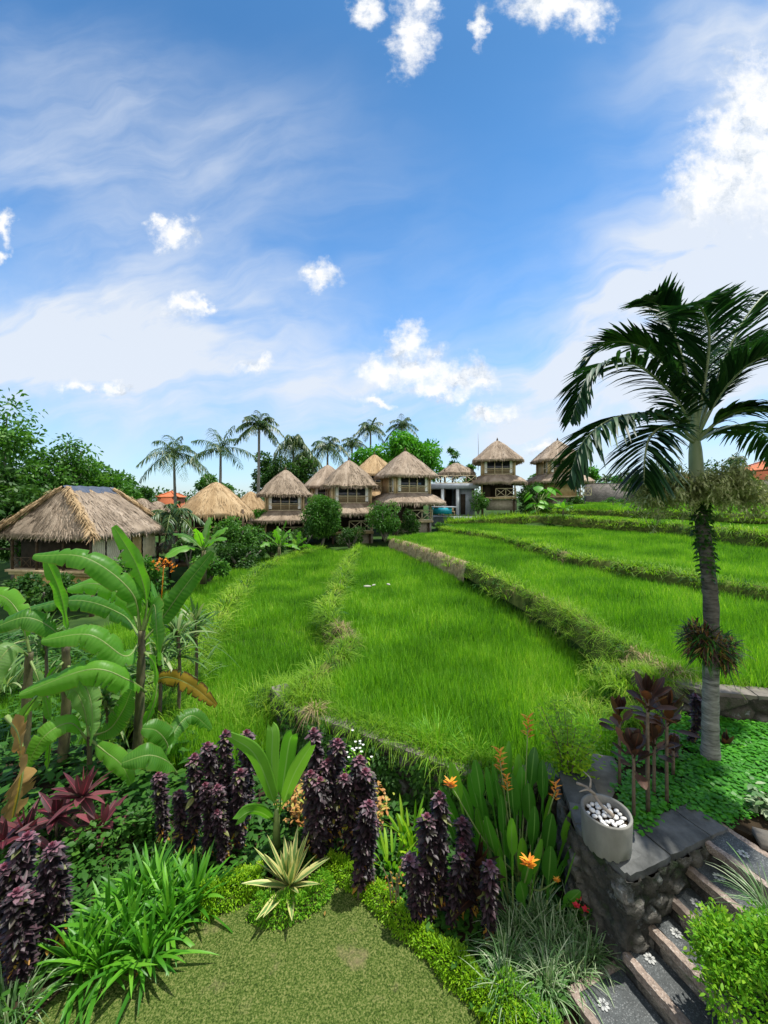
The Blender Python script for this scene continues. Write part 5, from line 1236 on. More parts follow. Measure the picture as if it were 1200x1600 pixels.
# ------------------------------------------------------------------ the foreground palm
PZ = 4.19
pb = np.array((3.49, PZ, BED_Z))
t = thing('palm_tree', 'tall foreground palm with dark arching fronds, rising from the green bed', 'palm', pb)
tp = smoothpath([at(px, py, PZ) for px, py in ((1110, 1200), (1110, 1120), (1111, 1040), (1111, 950), (1105, 880), (1096, 815), (1091, 770))], 60)
mb = MB(); q = np.linspace(0, 1, 60); rad = np.interp(q, [0, .03, .12, 1], [.105, .086, .076, .058]) * (1 + .035 * (np.sin(q * 150) > .6)) + .002 * rng.normal(size=60)
tube(mb, tp, rad, 18, m=np.array(0), jitter=.018); 
q59 = np.repeat(np.linspace(0, 1, 59), 18); mb.M[0] = (q59 > .42).astype(int)
mb.build('trunk', [M['palmbark'], M['palmbarkdark']], t, smooth=True)
cs = smoothpath([at(px, py, PZ) for px, py in ((1091, 772), (1089, 745), (1087, 715), (1086, 688))], 24)
mb = MB(); tube(mb, cs, np.interp(np.linspace(0, 1, 24), [0, .25, .8, 1], [.064, .074, .060, .046]), 18); mb.build('crownshaft', M['crownshaft'], t, smooth=True)
# fronds: photo position and depth (m nearer or farther than the trunk) of points along each rib
FR = [([(1086, 690, 0), (1040, 650, -.25), (965, 652, -.5), (912, 690, -.65), (888, 752, -.7)], 62),
      ([(1085, 692, 0), (1045, 668, -.3), (1018, 680, -.55), (1008, 712, -.7), (1006, 752, -.75)], 46),
      ([(1086, 688, 0), (1058, 625, -.15), (990, 568, -.3), (925, 580, -.4), (893, 655, -.45)], 64),
      ([(1086, 686, 0), (1060, 600, .1), (1010, 545, .25), (950, 535, .4), (905, 575, .5)], 60),
      ([(1086, 684, 0), (1074, 590, .05), (1052, 520, .1), (1030, 478, .1), (1003, 468, .0)], 60),
      ([(1086, 684, 0), (1088, 580, .2), (1080, 510, .4), (1055, 475, .6), (1020, 480, .8)], 56),
      ([(1087, 684, 0), (1102, 590, -.1), (1108, 520, -.25), (1092, 478, -.5), (1060, 486, -.8)], 58),
      ([(1087, 686, 0), (1118, 600, .1), (1160, 505, .2), (1215, 448, .3), (1290, 450, .3)], 64),
      ([(1087, 686, 0), (1128, 612, -.2), (1185, 560, -.45), (1250, 560, -.6), (1310, 620, -.7)], 62),
      ([(1087, 689, 0), (1135, 650, -.2), (1190, 640, -.4), (1240, 672, -.5), (1275, 745, -.55)], 60),
      ([(1087, 690, 0), (1125, 672, .3), (1165, 665, .6), (1205, 690, .8), (1235, 740, .9)], 54),
      ([(1086, 687, 0), (1100, 625, -.45), (1088, 570, -.9), (1062, 560, -1.3), (1035, 598, -1.6)], 56),
      ([(1086, 687, 0), (1110, 600, .5), (1140, 550, 1.0), (1175, 530, 1.4), (1225, 560, 1.8)], 58),
      ([(1086, 687, 0), (1062, 612, .5), (1030, 580, 1.0), (990, 580, 1.4), (955, 620, 1.7)], 56),
      ([(1086, 687, 0), (1120, 632, -.5), (1145, 590, -.9), (1180, 600, -1.2), (1205, 650, -1.4)], 54)]
for k, (pp, n) in enumerate(FR):
    if k in (11, 13, 14): continue
    path = [at(px, py, PZ + dz) for px, py, dz in pp]
    mb = MB(); frond(mb, path, int(n * 1.4), .45 if k < 3 else .50, .042, .42 if k in (0, 1, 2, 9, 10) else .22, rach=.020, nseg=4, sweep=.85, spread=.9, jit=.10, start=.14, prof='lance'); mb.build('frond', [M['palmleaf'], M['crownshaft']], t)
mb = MB()
tube(mb, smoothpath([at(1086, 690, PZ), at(1086, 640, PZ), at(1087, 560, PZ)], 10), np.linspace(.05, .008, 10), 8); mb.build('spear', M['crownshaft'], t)
# old flower sprays below the crownshaft
for k, (dx, dy, dz, ln) in enumerate(((-1.0, -.25, .0, .72), (-1.0, .2, .16, .72), (.9, -.4, .0, .60), (.75, .55, .1, .5), (-.35, -.9, .15, .5), (.3, -.8, .35, .5))):
    mb = MB(); o = at(1091, 768, PZ); d = nrm(np.array((dx, dy, dz)))
    for _ in range(95 if dx < -.5 else 60):
        a = o + d * ln * rng.uniform(.12, .55); e = nrm(d * .8 + rng.normal(0, .42, 3) + (0, 0, .25)); L = ln * rng.uniform(.35, .75); end = a + e * L - np.array((0, 0, .28 * L))
        tube(mb, [a, (a + end) / 2 + (0, 0, .03), end], [.0028, .0022, .0014], 4, m=1, cap=False)
        n = 60; tt = rng.random(n); p = a + (end - a) * tt[:, None] + rng.normal(0, .02, (n, 3)); blades(mb, p, rdirs(n) + (0, 0, -.2), rng.uniform(.03, .07, n), .018, .2, 2, 'leaf')
    tube(mb, smoothpath([o, o + d * ln * .25, o + d * ln * .6 - (0, 0, .04)], 8), np.linspace(.014, .004, 8), 6, m=1)
    mb.build('flower_spray', [M['wisp'], M['wisp']], t)
# climbing plant on the trunk, and the clump of epiphytes lower down
mb = MB()
n = 620; u_ = rng.random(n); i = (36 + u_ * 22).astype(int); a = rng.random(n) * 6.283; d = np.stack([np.cos(a), np.sin(a), 0 * a], 1)
k_ = rng.random(n) < np.interp(u_, [0, .4, 1], [.25, .9, 1]); blades(mb, (tp[i] + d * .070)[k_], (d + (0, 0, -.6) + rng.normal(0, .35, (n, 3)))[k_], rng.uniform(.03, .065, k_.sum()), .032, .2, 2, 'leaf', 0, rng.uniform(-.6, .6, k_.sum()))
tag(mb.build('creeper', M['treedark'], loc=tp[44]), 'dark small leaved creeper wrapped round the upper palm trunk', 'climbing plant')
o = at(1107, 1005, PZ); t = thing('epiphyte_clump', 'bristly brown and green clump of epiphytes tied round the middle of the palm trunk', 'epiphyte', o)
for nm, mt, n, L, W in (('dry_leaves', 'browncord', 520, .17, .020), ('straw_leaves', 'dryleaf', 340, .16, .015), ('green_leaves', 'weed', 460, .20, .016)):
    mb = MB(); d = rdirs(n, -.9, .8); p = o + d * np.array((.20, .20, .21)) * rng.uniform(.45, 1.05, n)[:, None] + np.where(d[:, :1] > 0, (.03, 0, -.05), (-.02, 0, .04))
    blades(mb, p, d * .7 + rng.normal(0, .55, (n, 3)) + (0, 0, .15), L * rng.uniform(.4, 1.0, n), W, .30, 3, 'lance', .2); mb.build(nm, M[mt], t)

# ------------------------------------------------------------------ the banana grove on the left
BP = {'a': (at(215, 1185, 5.5), [(215, 1185), (219, 1080), (222, 985)]), 'b': (at(98, 1195, 5.35), [(98, 1195), (104, 1090), (103, 1010)]), 'c': (at(38, 1185, 5.6), [(38, 1185), (42, 1090), (46, 1020)]), 'd': (at(140, 1215, 5.1), [(140, 1215), (140, 1170), (138, 1150)]), 'e': (at(262, 1215, 4.9), [(262, 1215), (258, 1200), (255, 1190)])}
BL = {'a': 'tallest banana plant, holding one leaf straight up above its arching leaves', 'b': 'banana plant left of the tallest one, with a dark narrow stem and folded upright leaf', 'c': 'banana plant nearest the edge of the view, its leaves drooping', 'd': 'low young banana sucker with bluish hanging leaves behind the red cordyline', 'e': 'small banana sucker spreading two bright leaves beside the purple stalks'}
# plant, width, roll, sag, material, points (px, py, depth offset)
BLV = [('a', .36, .9, .10, 'banana', [(222, 985, 0), (228, 935, 0), (212, 880, .05), (178, 822, .1)], 3),
       ('a', .42, .5, .45, 'banana', [(220, 985, 0), (205, 925, -.1), (135, 872, -.3), (52, 868, -.4)], 6),
       ('a', .40, .6, .5, 'banana', [(220, 990, 0), (195, 935, .2), (150, 912, .4), (105, 920, .5)], 6),
       ('a', .38, .5, .5, 'banana', [(218, 995, 0), (190, 960, .5), (120, 938, .8), (28, 955, 1.0)], 7),
       ('a', .42, .5, .45, 'banana', [(218, 1005, 0), (195, 1025, -.3), (140, 992, -.5), (65, 1000, -.6)], 6),
       ('a', .46, .6, .55, 'banana', [(228, 1080, -.1), (200, 1062, -.4), (140, 1046, -.6), (30, 1085, -.7)], 8),
       ('a', .34, 1.1, .25, 'banana', [(226, 1000, 0), (252, 968, .1), (290, 915, .2), (332, 862, .3)], 9),
       ('a', .30, .9, .2, 'halfdry', [(232, 1068, 0), (262, 1058, -.1), (300, 1072, -.2), (338, 1103, -.3)], 12),
       ('a', .30, 1.2, .15, 'banana', [(226, 1020, 0), (242, 1040, -.2), (243, 1085, -.35), (226, 1135, -.4)], 4),
       ('a', .34, .9, .3, 'banana', [(224, 985, 0), (240, 945, -.2), (245, 985, -.45), (248, 1040, -.5)], 7),
       ('b', .34, 1.0, .15, 'banana', [(103, 1010, 0), (104, 975, 0), (92, 920, .0), (68, 866, .0)], 3),
       ('b', .36, .6, .4, 'banana', [(103, 1015, 0), (85, 985, -.2), (40, 965, -.4), (-20, 985, -.5)], 6),
       ('b', .36, .7, .4, 'banana', [(104, 1010, 0), (130, 985, .3), (160, 1000, .5), (185, 1050, .6)], 6),
       ('b', .30, 1.2, .15, 'banana', [(102, 1030, 0), (70, 1070, -.3), (78, 1130, -.45), (74, 1200, -.5)], 5),
       ('b', .34, .9, .35, 'banana', [(105, 1040, 0), (135, 1075, -.4), (145, 1120, -.6), (140, 1165, -.7)], 5),
       ('c', .36, .7, .4, 'banana', [(46, 1020, 0), (30, 960, .0), (0, 930, .1), (-50, 935, .1)], 6),
       ('c', .34, .8, .35, 'banana', [(46, 1025, 0), (20, 1010, -.3), (-10, 1050, -.5), (-25, 1120, -.6)], 5),
       ('c', .32, .9, .3, 'banana', [(46, 1030, 0), (62, 1075, -.2), (35, 1120, -.3), (20, 1170, -.35)], 6),
       ('d', .34, .8, .25, 'banana', [(138, 1150, 0), (132, 1110, 0), (118, 1080, .1), (98, 1068, .2)], 4),
       ('d', .34, .8, .25, 'banana', [(139, 1150, 0), (170, 1140, -.1), (192, 1110, -.1), (205, 1078, -.1)], 4),
       ('d', .30, .8, .3, 'banana', [(137, 1155, 0), (110, 1130, -.2), (70, 1150, -.4), (40, 1200, -.5)], 5),
       ('d', .30, .6, .3, 'banana', [(140, 1155, 0), (165, 1175, -.3), (190, 1195, -.4), (205, 1225, -.45)], 5),
       ('e', .34, .7, .3, 'banana', [(255, 1190, 0), (262, 1165, 0), (245, 1142, -.1), (222, 1138, -.2)], 4),
       ('e', .36, .6, .35, 'banana', [(276, 1208, 0), (262, 1190, -.2), (232, 1180, -.4), (190, 1192, -.5)], 3),
       ('e', .28, .6, .3, 'banana', [(256, 1190, 0), (275, 1140, .3), (300, 1118, .5), (330, 1140, .6)], 5),
       ('c', .36, 1.2, .2, 'dryleaf', [(10, 1120, -.9), (30, 1150, -1.1), (34, 1210, -1.25), (18, 1290, -1.3)], 16)]
BT_ = {}
for k, (bp, stem) in BP.items():
    t = thing('banana_plant', BL[k], 'banana plant', bp, 'banana grove below the big hut'); BT_[k] = t; Z = bp[1]
    mb = MB(); pts = smoothpath([at(px, py, Z) for px, py in stem], 24); tube(mb, pts, np.linspace(.070, .046, 24) * (1 if k in 'abc' else .5), 10, jitter=.06); mb.build('stem', M['bananastem'], t)
for k, (pl_, wd, roll, sag, mt, pp, rag) in enumerate(BLV):
    Z = BP[pl_][0][1]; mb = MB(); path = [at(px, py, Z + dz) for px, py, dz in pp]
    banana_leaf(mb, path, wd * (1.5 if mt == 'dryleaf' else .80), roll * (-1 if path[-1][0] > path[0][0] else 1), sag, rag, 300 + k, facing=(0, -.35, 1)); mb.build('dead_leaf' if mt == 'dryleaf' else 'leaf', [M[mt], M['greenstem']], BT_[pl_], smooth=True)

def grassclump(name, label, b, n, L, W, lean, droop, material, rad=.12, prof='grass', fold=.25, nseg=6, cat='plant', group=None, part='leaves', seed=0, elmin=.1):
    t = thing(name, label, cat, b, group); mb = MB(); a = rng.random(n) * 6.283; q = rad * np.sqrt(rng.random(n)); ln = np.clip(np.abs(rng.normal(lean, lean * .45, n)), 0, 1.45)
    base = np.asarray(b) + np.stack([q * np.cos(a), q * np.sin(a), 0 * a], 1); az = a + rng.normal(0, .35, n)
    d = np.stack([np.sin(ln) * np.cos(az), np.sin(ln) * np.sin(az), np.cos(ln)], 1)
    blades(mb, base, d, L * rng.uniform(.6, 1.1, n), W * rng.uniform(.75, 1.2, n), droop * rng.uniform(.5, 1.4, n), nseg, prof, fold, rng.normal(0, .25, n)); mb.build(part, M[material], t)
    return t
# reed like cane plants behind the bananas
for k, (px, py, Z, L, lab) in enumerate(((285, 1010, 7.6, 1.5, 'pale striped cane plant at the edge of the lower paddy, right of the tallest banana'), (248, 985, 8.6, 1.5, 'pale cane plant just behind the tallest banana leaves'), (60, 1010, 8.6, 1.5, 'pale cane plant under the open veranda of the big hut'), (165, 1030, 8.2, 1.2, 'pale cane plant between the two tall banana stems'), (300, 960, 9.5, 1.3, 'far cane plant nearest the lower paddy, below the low grey shelter'), (5, 1000, 7.8, 1.3, 'cane plant at the very edge of the view beside the big hut'), (190, 1120, 6.4, .9, 'short pale cane plant low between the banana stems'))):
    b = at(px, py + 80, Z); grassclump('cane_plant', lab, b, 70, L, .055, .50, .55, 'cane', .22, 'lance', .25, 7, group='cane plants behind the bananas')
for k, (px, py, foot, Z, L, lab) in enumerate(((278, 985, 1120, 6.2, .80, 'tall cane plant with pale straps standing right of the tallest banana'), (305, 968, 1085, 7.0, .80, 'cane plant with pale straps nearest the lower paddy edge'), (248, 1010, 1140, 6.0, .70, 'cane plant with brown tips rising through the tallest banana leaves'), (70, 985, 1120, 6.6, .85, 'cane plant with pale arching straps behind the left banana stems'), (165, 1085, 1160, 5.8, .60, 'short cane plant with fresh straps between the banana stems'))):
    b = at(px, foot, Z); c = at(px, py, Z); t = thing('cane_plant', lab, 'plant', b, 'cane plants behind the bananas'); mb = MB(); n = 64; a = rng.random(n) * 6.283; ln = np.clip(np.abs(rng.normal(.7, .4, n)), .05, 1.5); hh = rng.random(n)
    base = c - (c - b) * (hh * .35)[:, None]; d = np.stack([np.sin(ln) * np.cos(a), np.sin(ln) * np.sin(a), np.cos(ln)], 1); blades(mb, base, d, L * rng.uniform(.55, 1.1, n), .050, .6 * rng.uniform(.4, 1.4, n), 7, 'lance', .25, rng.normal(0, .3, n)); mb.build('leaves', M['cane'], t)
    mb = MB(); tube(mb, smoothpath([b - (0, 0, .1), (b + c) / 2 + (.03, 0, 0), c], 8), np.linspace(.03, .022, 8), 7); mb.build('stem', M['stem'], t)
# yellow flowered plant
b = at(252, 960, 8.9); t = grassclump('canna_plant', 'canna with yellow and orange blooms beside the blinds of the big hut', b, 18, .9, .14, .35, .3, 'heli', .12, 'lance')
mb = MB()
for px, py in ((246, 878), (254, 884), (264, 880), (259, 874), (268, 888), (248, 888)):
    c = at(px, py, 8.9); n = 12; blades(mb, c + rng.normal(0, .04, (n, 3)), rdirs(n), .075, .05, .1, 2, 'leaf')
tube(mb, [b + (0, 0, .3), at(256, 884, 8.9)], .012, 5); mb.build('blossom', M['orange'], t)

# ------------------------------------------------------------------ purple leaved stalks
def purple_mesh(seed, h=1.0):
    """one upright stalk of unit height clothed in drooping dark leaves, with a rosy rosette on top"""
    global rng
    keep = rng; rng = np.random.default_rng(seed); ms, ml, mt_, mo = MB(), MB(), MB(), MB()
    bend = rng.normal(0, .03, 2); ax = lambda z: np.stack([bend[0] * np.sin(z * 3), bend[1] * np.sin(z * 3), z], -1)
    tube(ms, ax(np.linspace(-.03, .95, 12)), np.linspace(.012, .006, 12), 6)
    n = 420; z = rng.uniform(.08, .96, n); a = rng.random(n) * 6.283; env = np.interp(z, [0, .2, .6, .9, 1], [.35, .7, .95, .95, .75])
    d = np.stack([np.cos(a), np.sin(a), rng.normal(.55, .28, n)], 1); blades(ml, ax(z) + d * .01, d, .088 * env * rng.uniform(.7, 1.2, n), .046 * rng.uniform(.7, 1.1, n), .50, 4, 'leaf', .3, rng.normal(0, .35, n))
    n = 22; a = np.arange(n) * 2.4; el = np.linspace(1.35, .25, n); d = np.stack([np.cos(a) * np.cos(el), np.sin(a) * np.cos(el), np.sin(el)], 1)
    blades(mt_, ax(np.linspace(.99, .93, n)), d, np.linspace(.04, .09, n), np.linspace(.02, .045, n), .45, 4, 'leaf', .3, 0, 0, np.linspace(0, 1, n))
    n = 14; z = rng.uniform(.08, .40, n); a = rng.random(n) * 6.283; d = np.stack([np.cos(a), np.sin(a), 0 * a - .1], 1); blades(mo, ax(z) + d * .02, d, rng.uniform(.03, .06, n), .028, .8, 3, 'leaf', .3)
    rng = keep
    return [mesh_only(ms, 'stem', M['stem']), mesh_only(ml, 'leaves', M['purple']), mesh_only(mt_, 'top_rosette', M['purptop']), mesh_only(mo, 'yellowed_foliage', M['oldleaf'])]
PM = [purple_mesh(200 + k) for k in range(6)]
def stalk(px, pt, pbase, label, group, k, zb=.03, wide=1.0, Z=None):
    wide *= rng.uniform(.90, 1.22)
    b = on(px, pbase, zb) if Z is None else at(px, pbase, Z); top = at(px, pt, b[1]); h = top[2] - b[2]
    t = thing('purple_shrub', label, 'shrub', b, group, rng.random() * 6.28); t.rotation_euler = (rng.normal(0, .06), rng.normal(0, .06), rng.random() * 6.28); s = np.clip(h, .3, 1.6); ms = PM[k % len(PM)]
    for me, nm in zip(ms, ('stem', 'leaves', 'top_rosette', 'yellowed_foliage')):
        o = bpy.data.objects.new(nm, me); col.objects.link(o); o.parent = t; w_ = wide * (.62 + .38 * s); o.scale = (w_, w_, s)
    return t
GA, GB, GC, GD = ('purple stalks between the lily clump and the young palm', 'purple stalks between the young palm and the yellow lilies', 'purple stalks in front of the heliconia', 'purple stalks at the edge beside the lily clump')
PS = [(257, 1206, 1320, 'purple stalk at the outer end of its clump, nearest the small banana sucker', GA), (293, 1180, 1335, 'tall purple stalk second from the banana sucker', GA), (328, 1155, 1318, 'tall purple stalk in the middle of its clump, behind a rosy tipped one', GA), (358, 1142, 1310, 'tall purple stalk just left of the young palm', GA), (385, 1122, 1290, 'farthest purple stalk, peeping behind the leaves of the young palm', GA), (322, 1228, 1352, 'shorter purple stalk with a rosy rosette at the front of its clump', GA), (352, 1222, 1348, 'short rosy tipped purple stalk nearest the stem of the young palm', GA), (345, 1262, 1358, 'lowest purple stalk at the front foot of its clump', GA), (278, 1238, 1345, 'short dark purple stalk in front of the outer pair', GA), (374, 1198, 1330, 'dark purple stalk tucked against the young palm trunk', GA),
      (495, 1133, 1315, 'tallest purple stalk right of the young palm', GB), (528, 1150, 1320, 'second tallest purple stalk beside the tallest near the weedy wall', GB), (555, 1180, 1330, 'purple stalk beside the peach leaved shrub', GB), (568, 1202, 1345, 'purple stalk right in front of the peach leaved shrub', GB), (545, 1206, 1340, 'mid height purple stalk in the heart of its clump', GB), (490, 1198, 1335, 'mid height rosy purple stalk under the tallest one', GB), (502, 1212, 1345, 'rosy purple stalk directly in front of the tallest', GB), (472, 1222, 1340, 'purple stalk touching the leaves of the young palm', GB), (560, 1256, 1400, 'nearest purple stalk above the lime edging, with bright rosy top', GB), (516, 1184, 1330, 'dark purple stalk squeezed between taller ones right of the palm', GB), (580, 1282, 1390, 'short purple stalk with yellowed lower leaves by the yellow lilies', GB),
      (688, 1240, 1430, 'tallest purple stalk in front of the heliconia', GC), (672, 1276, 1445, 'broad purple stalk with the biggest rosy top, front of heliconia', GC), (718, 1292, 1440, 'middle purple stalk in front of the bronze cordyline', GC), (739, 1312, 1436, 'dark half hidden purple stalk behind the nearest one', GC), (766, 1342, 1470, 'nearest short purple stalk with pale rosy top by the striped grass', GC), (644, 1332, 1436, 'small thin purple stalk at the left of the heliconia group', GC), (655, 1352, 1446, 'smallest purple stalk crouching beside the lime edging', GC), (702, 1330, 1455, 'low purple stalk filling the front of the heliconia group', GC),
      (47, 1296, 1480, 'tall purple stalk with grey pink leaves at the edge of the view', GD), (93, 1308, 1490, 'purple stalk touching the lily clump', GD), (8, 1352, 1520, 'purple stalk cut by the edge of the view', GD), (18, 1388, 1540, 'rosy topped purple stalk low at the edge of the view', GD), (42, 1398, 1535, 'second rosy purple stalk low beside the lily clump', GD), (70, 1345, 1505, 'dark purple stalk hidden between two taller ones at the edge', GD)]
for k, (px, pt, pbs, lab, g) in enumerate(PS): stalk(px, pt, pbs, lab, g, k, wide=1.15 if g in (GC, GD) else 1.05)
stalk(1076, 1078, 1165, 'dark purple stalk against the straight wall, left of the palm trunk', 'purple stalks on the green bed', 2, .8, .9)
stalk(1052, 1150, 1190, 'tiny dark purple stalk low behind the bronze cordylines', 'purple stalks on the green bed', 3, .8, .8)
# ------------------------------------------------------------------ rosette plants
def rosette(name, label, b, n, L, W, el0, el1, droop, material, prof='lance', fold=.3, stem_h=0.0, cat='plant', group=None, seed=0, nseg=7, lift=0.0, stem_r=.012):
    t = thing(name, label, cat, b, group); b = np.asarray(b, float); rs = np.random.default_rng(seed)
    if stem_h:
        mb = MB(); tube(mb, [b - (0, 0, .03), b + (0, 0, stem_h * .5), b + (0, 0, stem_h)], [stem_r * 1.3, stem_r * 1.1, stem_r], 7, jitter=.1); mb.build('stem', M['stem'], t)
    mb = MB(); k = np.arange(n); a = k * 2.3999 + rs.normal(0, .25, n); el = np.interp(k / max(1, n - 1), [0, 1], [el0, el1]) + rs.normal(0, .10, n)
    d = np.stack([np.cos(a) * np.cos(el), np.sin(a) * np.cos(el), np.sin(el)], 1); base = b + np.stack([0 * a, 0 * a, stem_h - lift * k / n], 1) + d * .01
    blades(mb, base, d, L * rs.uniform(.75, 1.1, n) * np.interp(k / n, [0, .25, 1], [.75, 1, .95]), W * rs.uniform(.85, 1.1, n), droop * rs.uniform(.6, 1.3, n) * np.cos(el), nseg, prof, fold, rs.normal(0, .2, n))
    mb.build('leaves', M[material], t); return t
rosette('variegated_agave', 'variegated cream and green sword leaved plant rising from lime edging', on(452, 1385, .05), 34, .47, .066, 1.48, .34, .14, 'yucca', 'lance', .25, 0.0, 'agave', seed=1)
# red cordylines
for k, (px, pb_, h, L, n, lab) in enumerate(((128, 1300, .38, .40, 20, 'largest red cordyline with crimson blades in front of the banana grove'), (88, 1310, .22, .36, 14, 'smaller crimson cordyline left of the largest, leaning over dark leaves'), (160, 1312, .15, .34, 12, 'low pinkish cordyline spreading right of the largest red one'), (40, 1330, .18, .38, 14, 'dull red cordyline behind the purple stalks at the edge'), (5, 1345, .2, .36, 10, 'bright red cordyline leaf tuft cut by the edge of the view'))):
    rosette('red_cordyline', lab, on(px, pb_, .02), n, L, .085, 1.4, -.1, .35, 'redcord', 'lance', .3, h, 'cordyline', 'red cordylines before the bananas', k + 3)
rosette('bronze_cordyline', 'bronze cordyline standing among the heliconia leaves behind the purple stalks', on(745, 1425, .05), 22, .34, .085, 1.4, .2, .35, 'browncord', 'lance', .3, .42, 'cordyline', 'bronze cordylines', 11, lift=.3)
for k, (px, pt, pbase, n, L, lab) in enumerate(((1012, 1062, 1275, 20, .30, 'tallest bronze cordyline in the middle of the bed'), (968, 1090, 1230, 13, .26, 'slim bronze cordyline leaning out to the left of the tallest'), (1042, 1085, 1262, 20, .30, 'bronze cordyline with the widest brown leaves, right of the tallest'), (990, 1145, 1285, 16, .27, 'low bronze cordyline in front of the slim one'), (1022, 1125, 1250, 18, .28, 'bronze cordyline of middle height hidden behind the tallest'), (1052, 1135, 1215, 10, .16, 'dead looking brown cordyline tuft on a thin stem near the palm'), (1136, 1140, 1168, 12, .18, 'small bronze cordyline by the straight wall right of the palm'))):
    b = on(px, pbase, BED_Z); h = max(.06, (at(px, pt + 28, b[1]) - b)[2]); rosette('bronze_cordyline', lab, b, n, L, .082, 1.48, .50, .36, 'browncord', 'paddle' if k < 5 else 'lance', .3, h, 'cordyline', 'bronze cordylines', 20 + k, lift=.18, stem_r=.013)
# lily clump: several crowns growing as one
b = on(205, 1478, .02); t = thing('lily_clump', 'big fountain of glossy strap leaves at the lawn edge', 'lily', b); mb = MB()
for k, (dx, dy) in enumerate(((0, 0), (.3, .12), (-.28, .1), (.12, .34), (-.1, -.22), (.24, -.14), (-.34, -.18), (.42, .36), (-.08, .42), (-.2, .30))):
    n = 74; a = rng.random(n) * 6.283; ln = np.clip(np.abs(rng.normal(.62, .36, n)), .05, 1.35); d = np.stack([np.sin(ln) * np.cos(a), np.sin(ln) * np.sin(a), np.cos(ln)], 1)
    blades(mb, b + np.array((dx, dy, 0)) * .85 + d * .02, d, .54 * rng.uniform(.55, 1.15, n), .032 * rng.uniform(.8, 1.15, n), .42 * rng.uniform(.4, 1.5, n), 7, 'strap', .28, rng.normal(0, .2, n))
mb.build('leaves', M['lily'], t)
# heliconia
b = on(812, 1405, .05); t = thing('heliconia', 'heliconia clump of broad upright leaves with orange flower spikes', 'heliconia', b); mb = MB(); ms = MB()
HT = [(705, 1182, .1), (742, 1178, 0), (760, 1190, .2), (770, 1182, .3), (795, 1150, .5), (835, 1160, .5), (800, 1200, 0), (815, 1190, .2), (850, 1205, .1), (782, 1232, -.2), (835, 1250, -.2), (862, 1262, -.1), (800, 1268, -.35), (900, 1250, 0), (908, 1292, -.1), (860, 1312, -.3), (898, 1322, -.3), (700, 1262, .1), (812, 1370, -.35), (720, 1215, .2), (750, 1225, .1), (880, 1335, -.2), (845, 1300, -.3), (730, 1280, 0), (770, 1290, -.1), (830, 1330, -.3), (905, 1385, -.3), (780, 1330, -.2), (860, 1235, .3), (690, 1220, .3), (810, 1170, .35), (775, 1210, .15), (825, 1215, .1), (745, 1255, .15), (870, 1280, .05), (760, 1265, -.15), (848, 1180, .4), (815, 1300, -.2), (790, 1290, .1), (735, 1200, .3)]
for k, (px, py, dz) in enumerate(HT):
    tip = at(px, py, b[1] + dz * .9); foot = b + ((tip[0] - b[0]) * .45 + rng.normal(0, .05), dz * .5, 0)
    L = min(.62, np.linalg.norm(tip - foot) * .78); d = nrm(tip - foot + (0, 0, .12)); st_ = tip - d * L * .96
    tube(ms, [foot, (foot + st_) / 2 + (0, 0, .0), st_], [.010, .008, .006], 6)
    sdv = nrm(np.cross(d, nrm(np.array((rng.normal(0, .6), 1.0, .4))))); blades(mb, st_[None], d, L, rng.uniform(.085, .125), .12, 9, 'paddle', rng.uniform(.15, .5), 0, side=sdv[None])
ms.build('stalks', M['greenstem'], t); mb.build('leaves', M['heli'], t)
for k, (px, py, s, tall) in enumerate(((825, 1135, .13, 1), (781, 1187, .13, 1), (704, 1226, .12, 0), (792, 1223, .09, 1), (868, 1236, .10, 1), (827, 1350, .12, 0), (870, 1376, .05, 0))):
    c = at(px, py, b[1] + (.25, .1, -.1, -.05, .05, -.55, -.5)[k]); mb = MB(); n = 18
    for q in range(n):
        a = q * 2.4; z = (q / n - .5) * s * (1.6 if tall else .5); d = np.array((math.cos(a), .6 * math.sin(a), .55)); blades(mb, (c + (0, 0, z))[None], d, s * rng.uniform(.45, .75), s * .16, .15, 4, 'lance', .4)
    tube(mb, smoothpath([b + (0, 0, .2), (b + c) / 2, c], 8), np.linspace(.008, .005, 8), 5, m=1); mb.build('flower', [M['orange'], M['greenstem']], t)
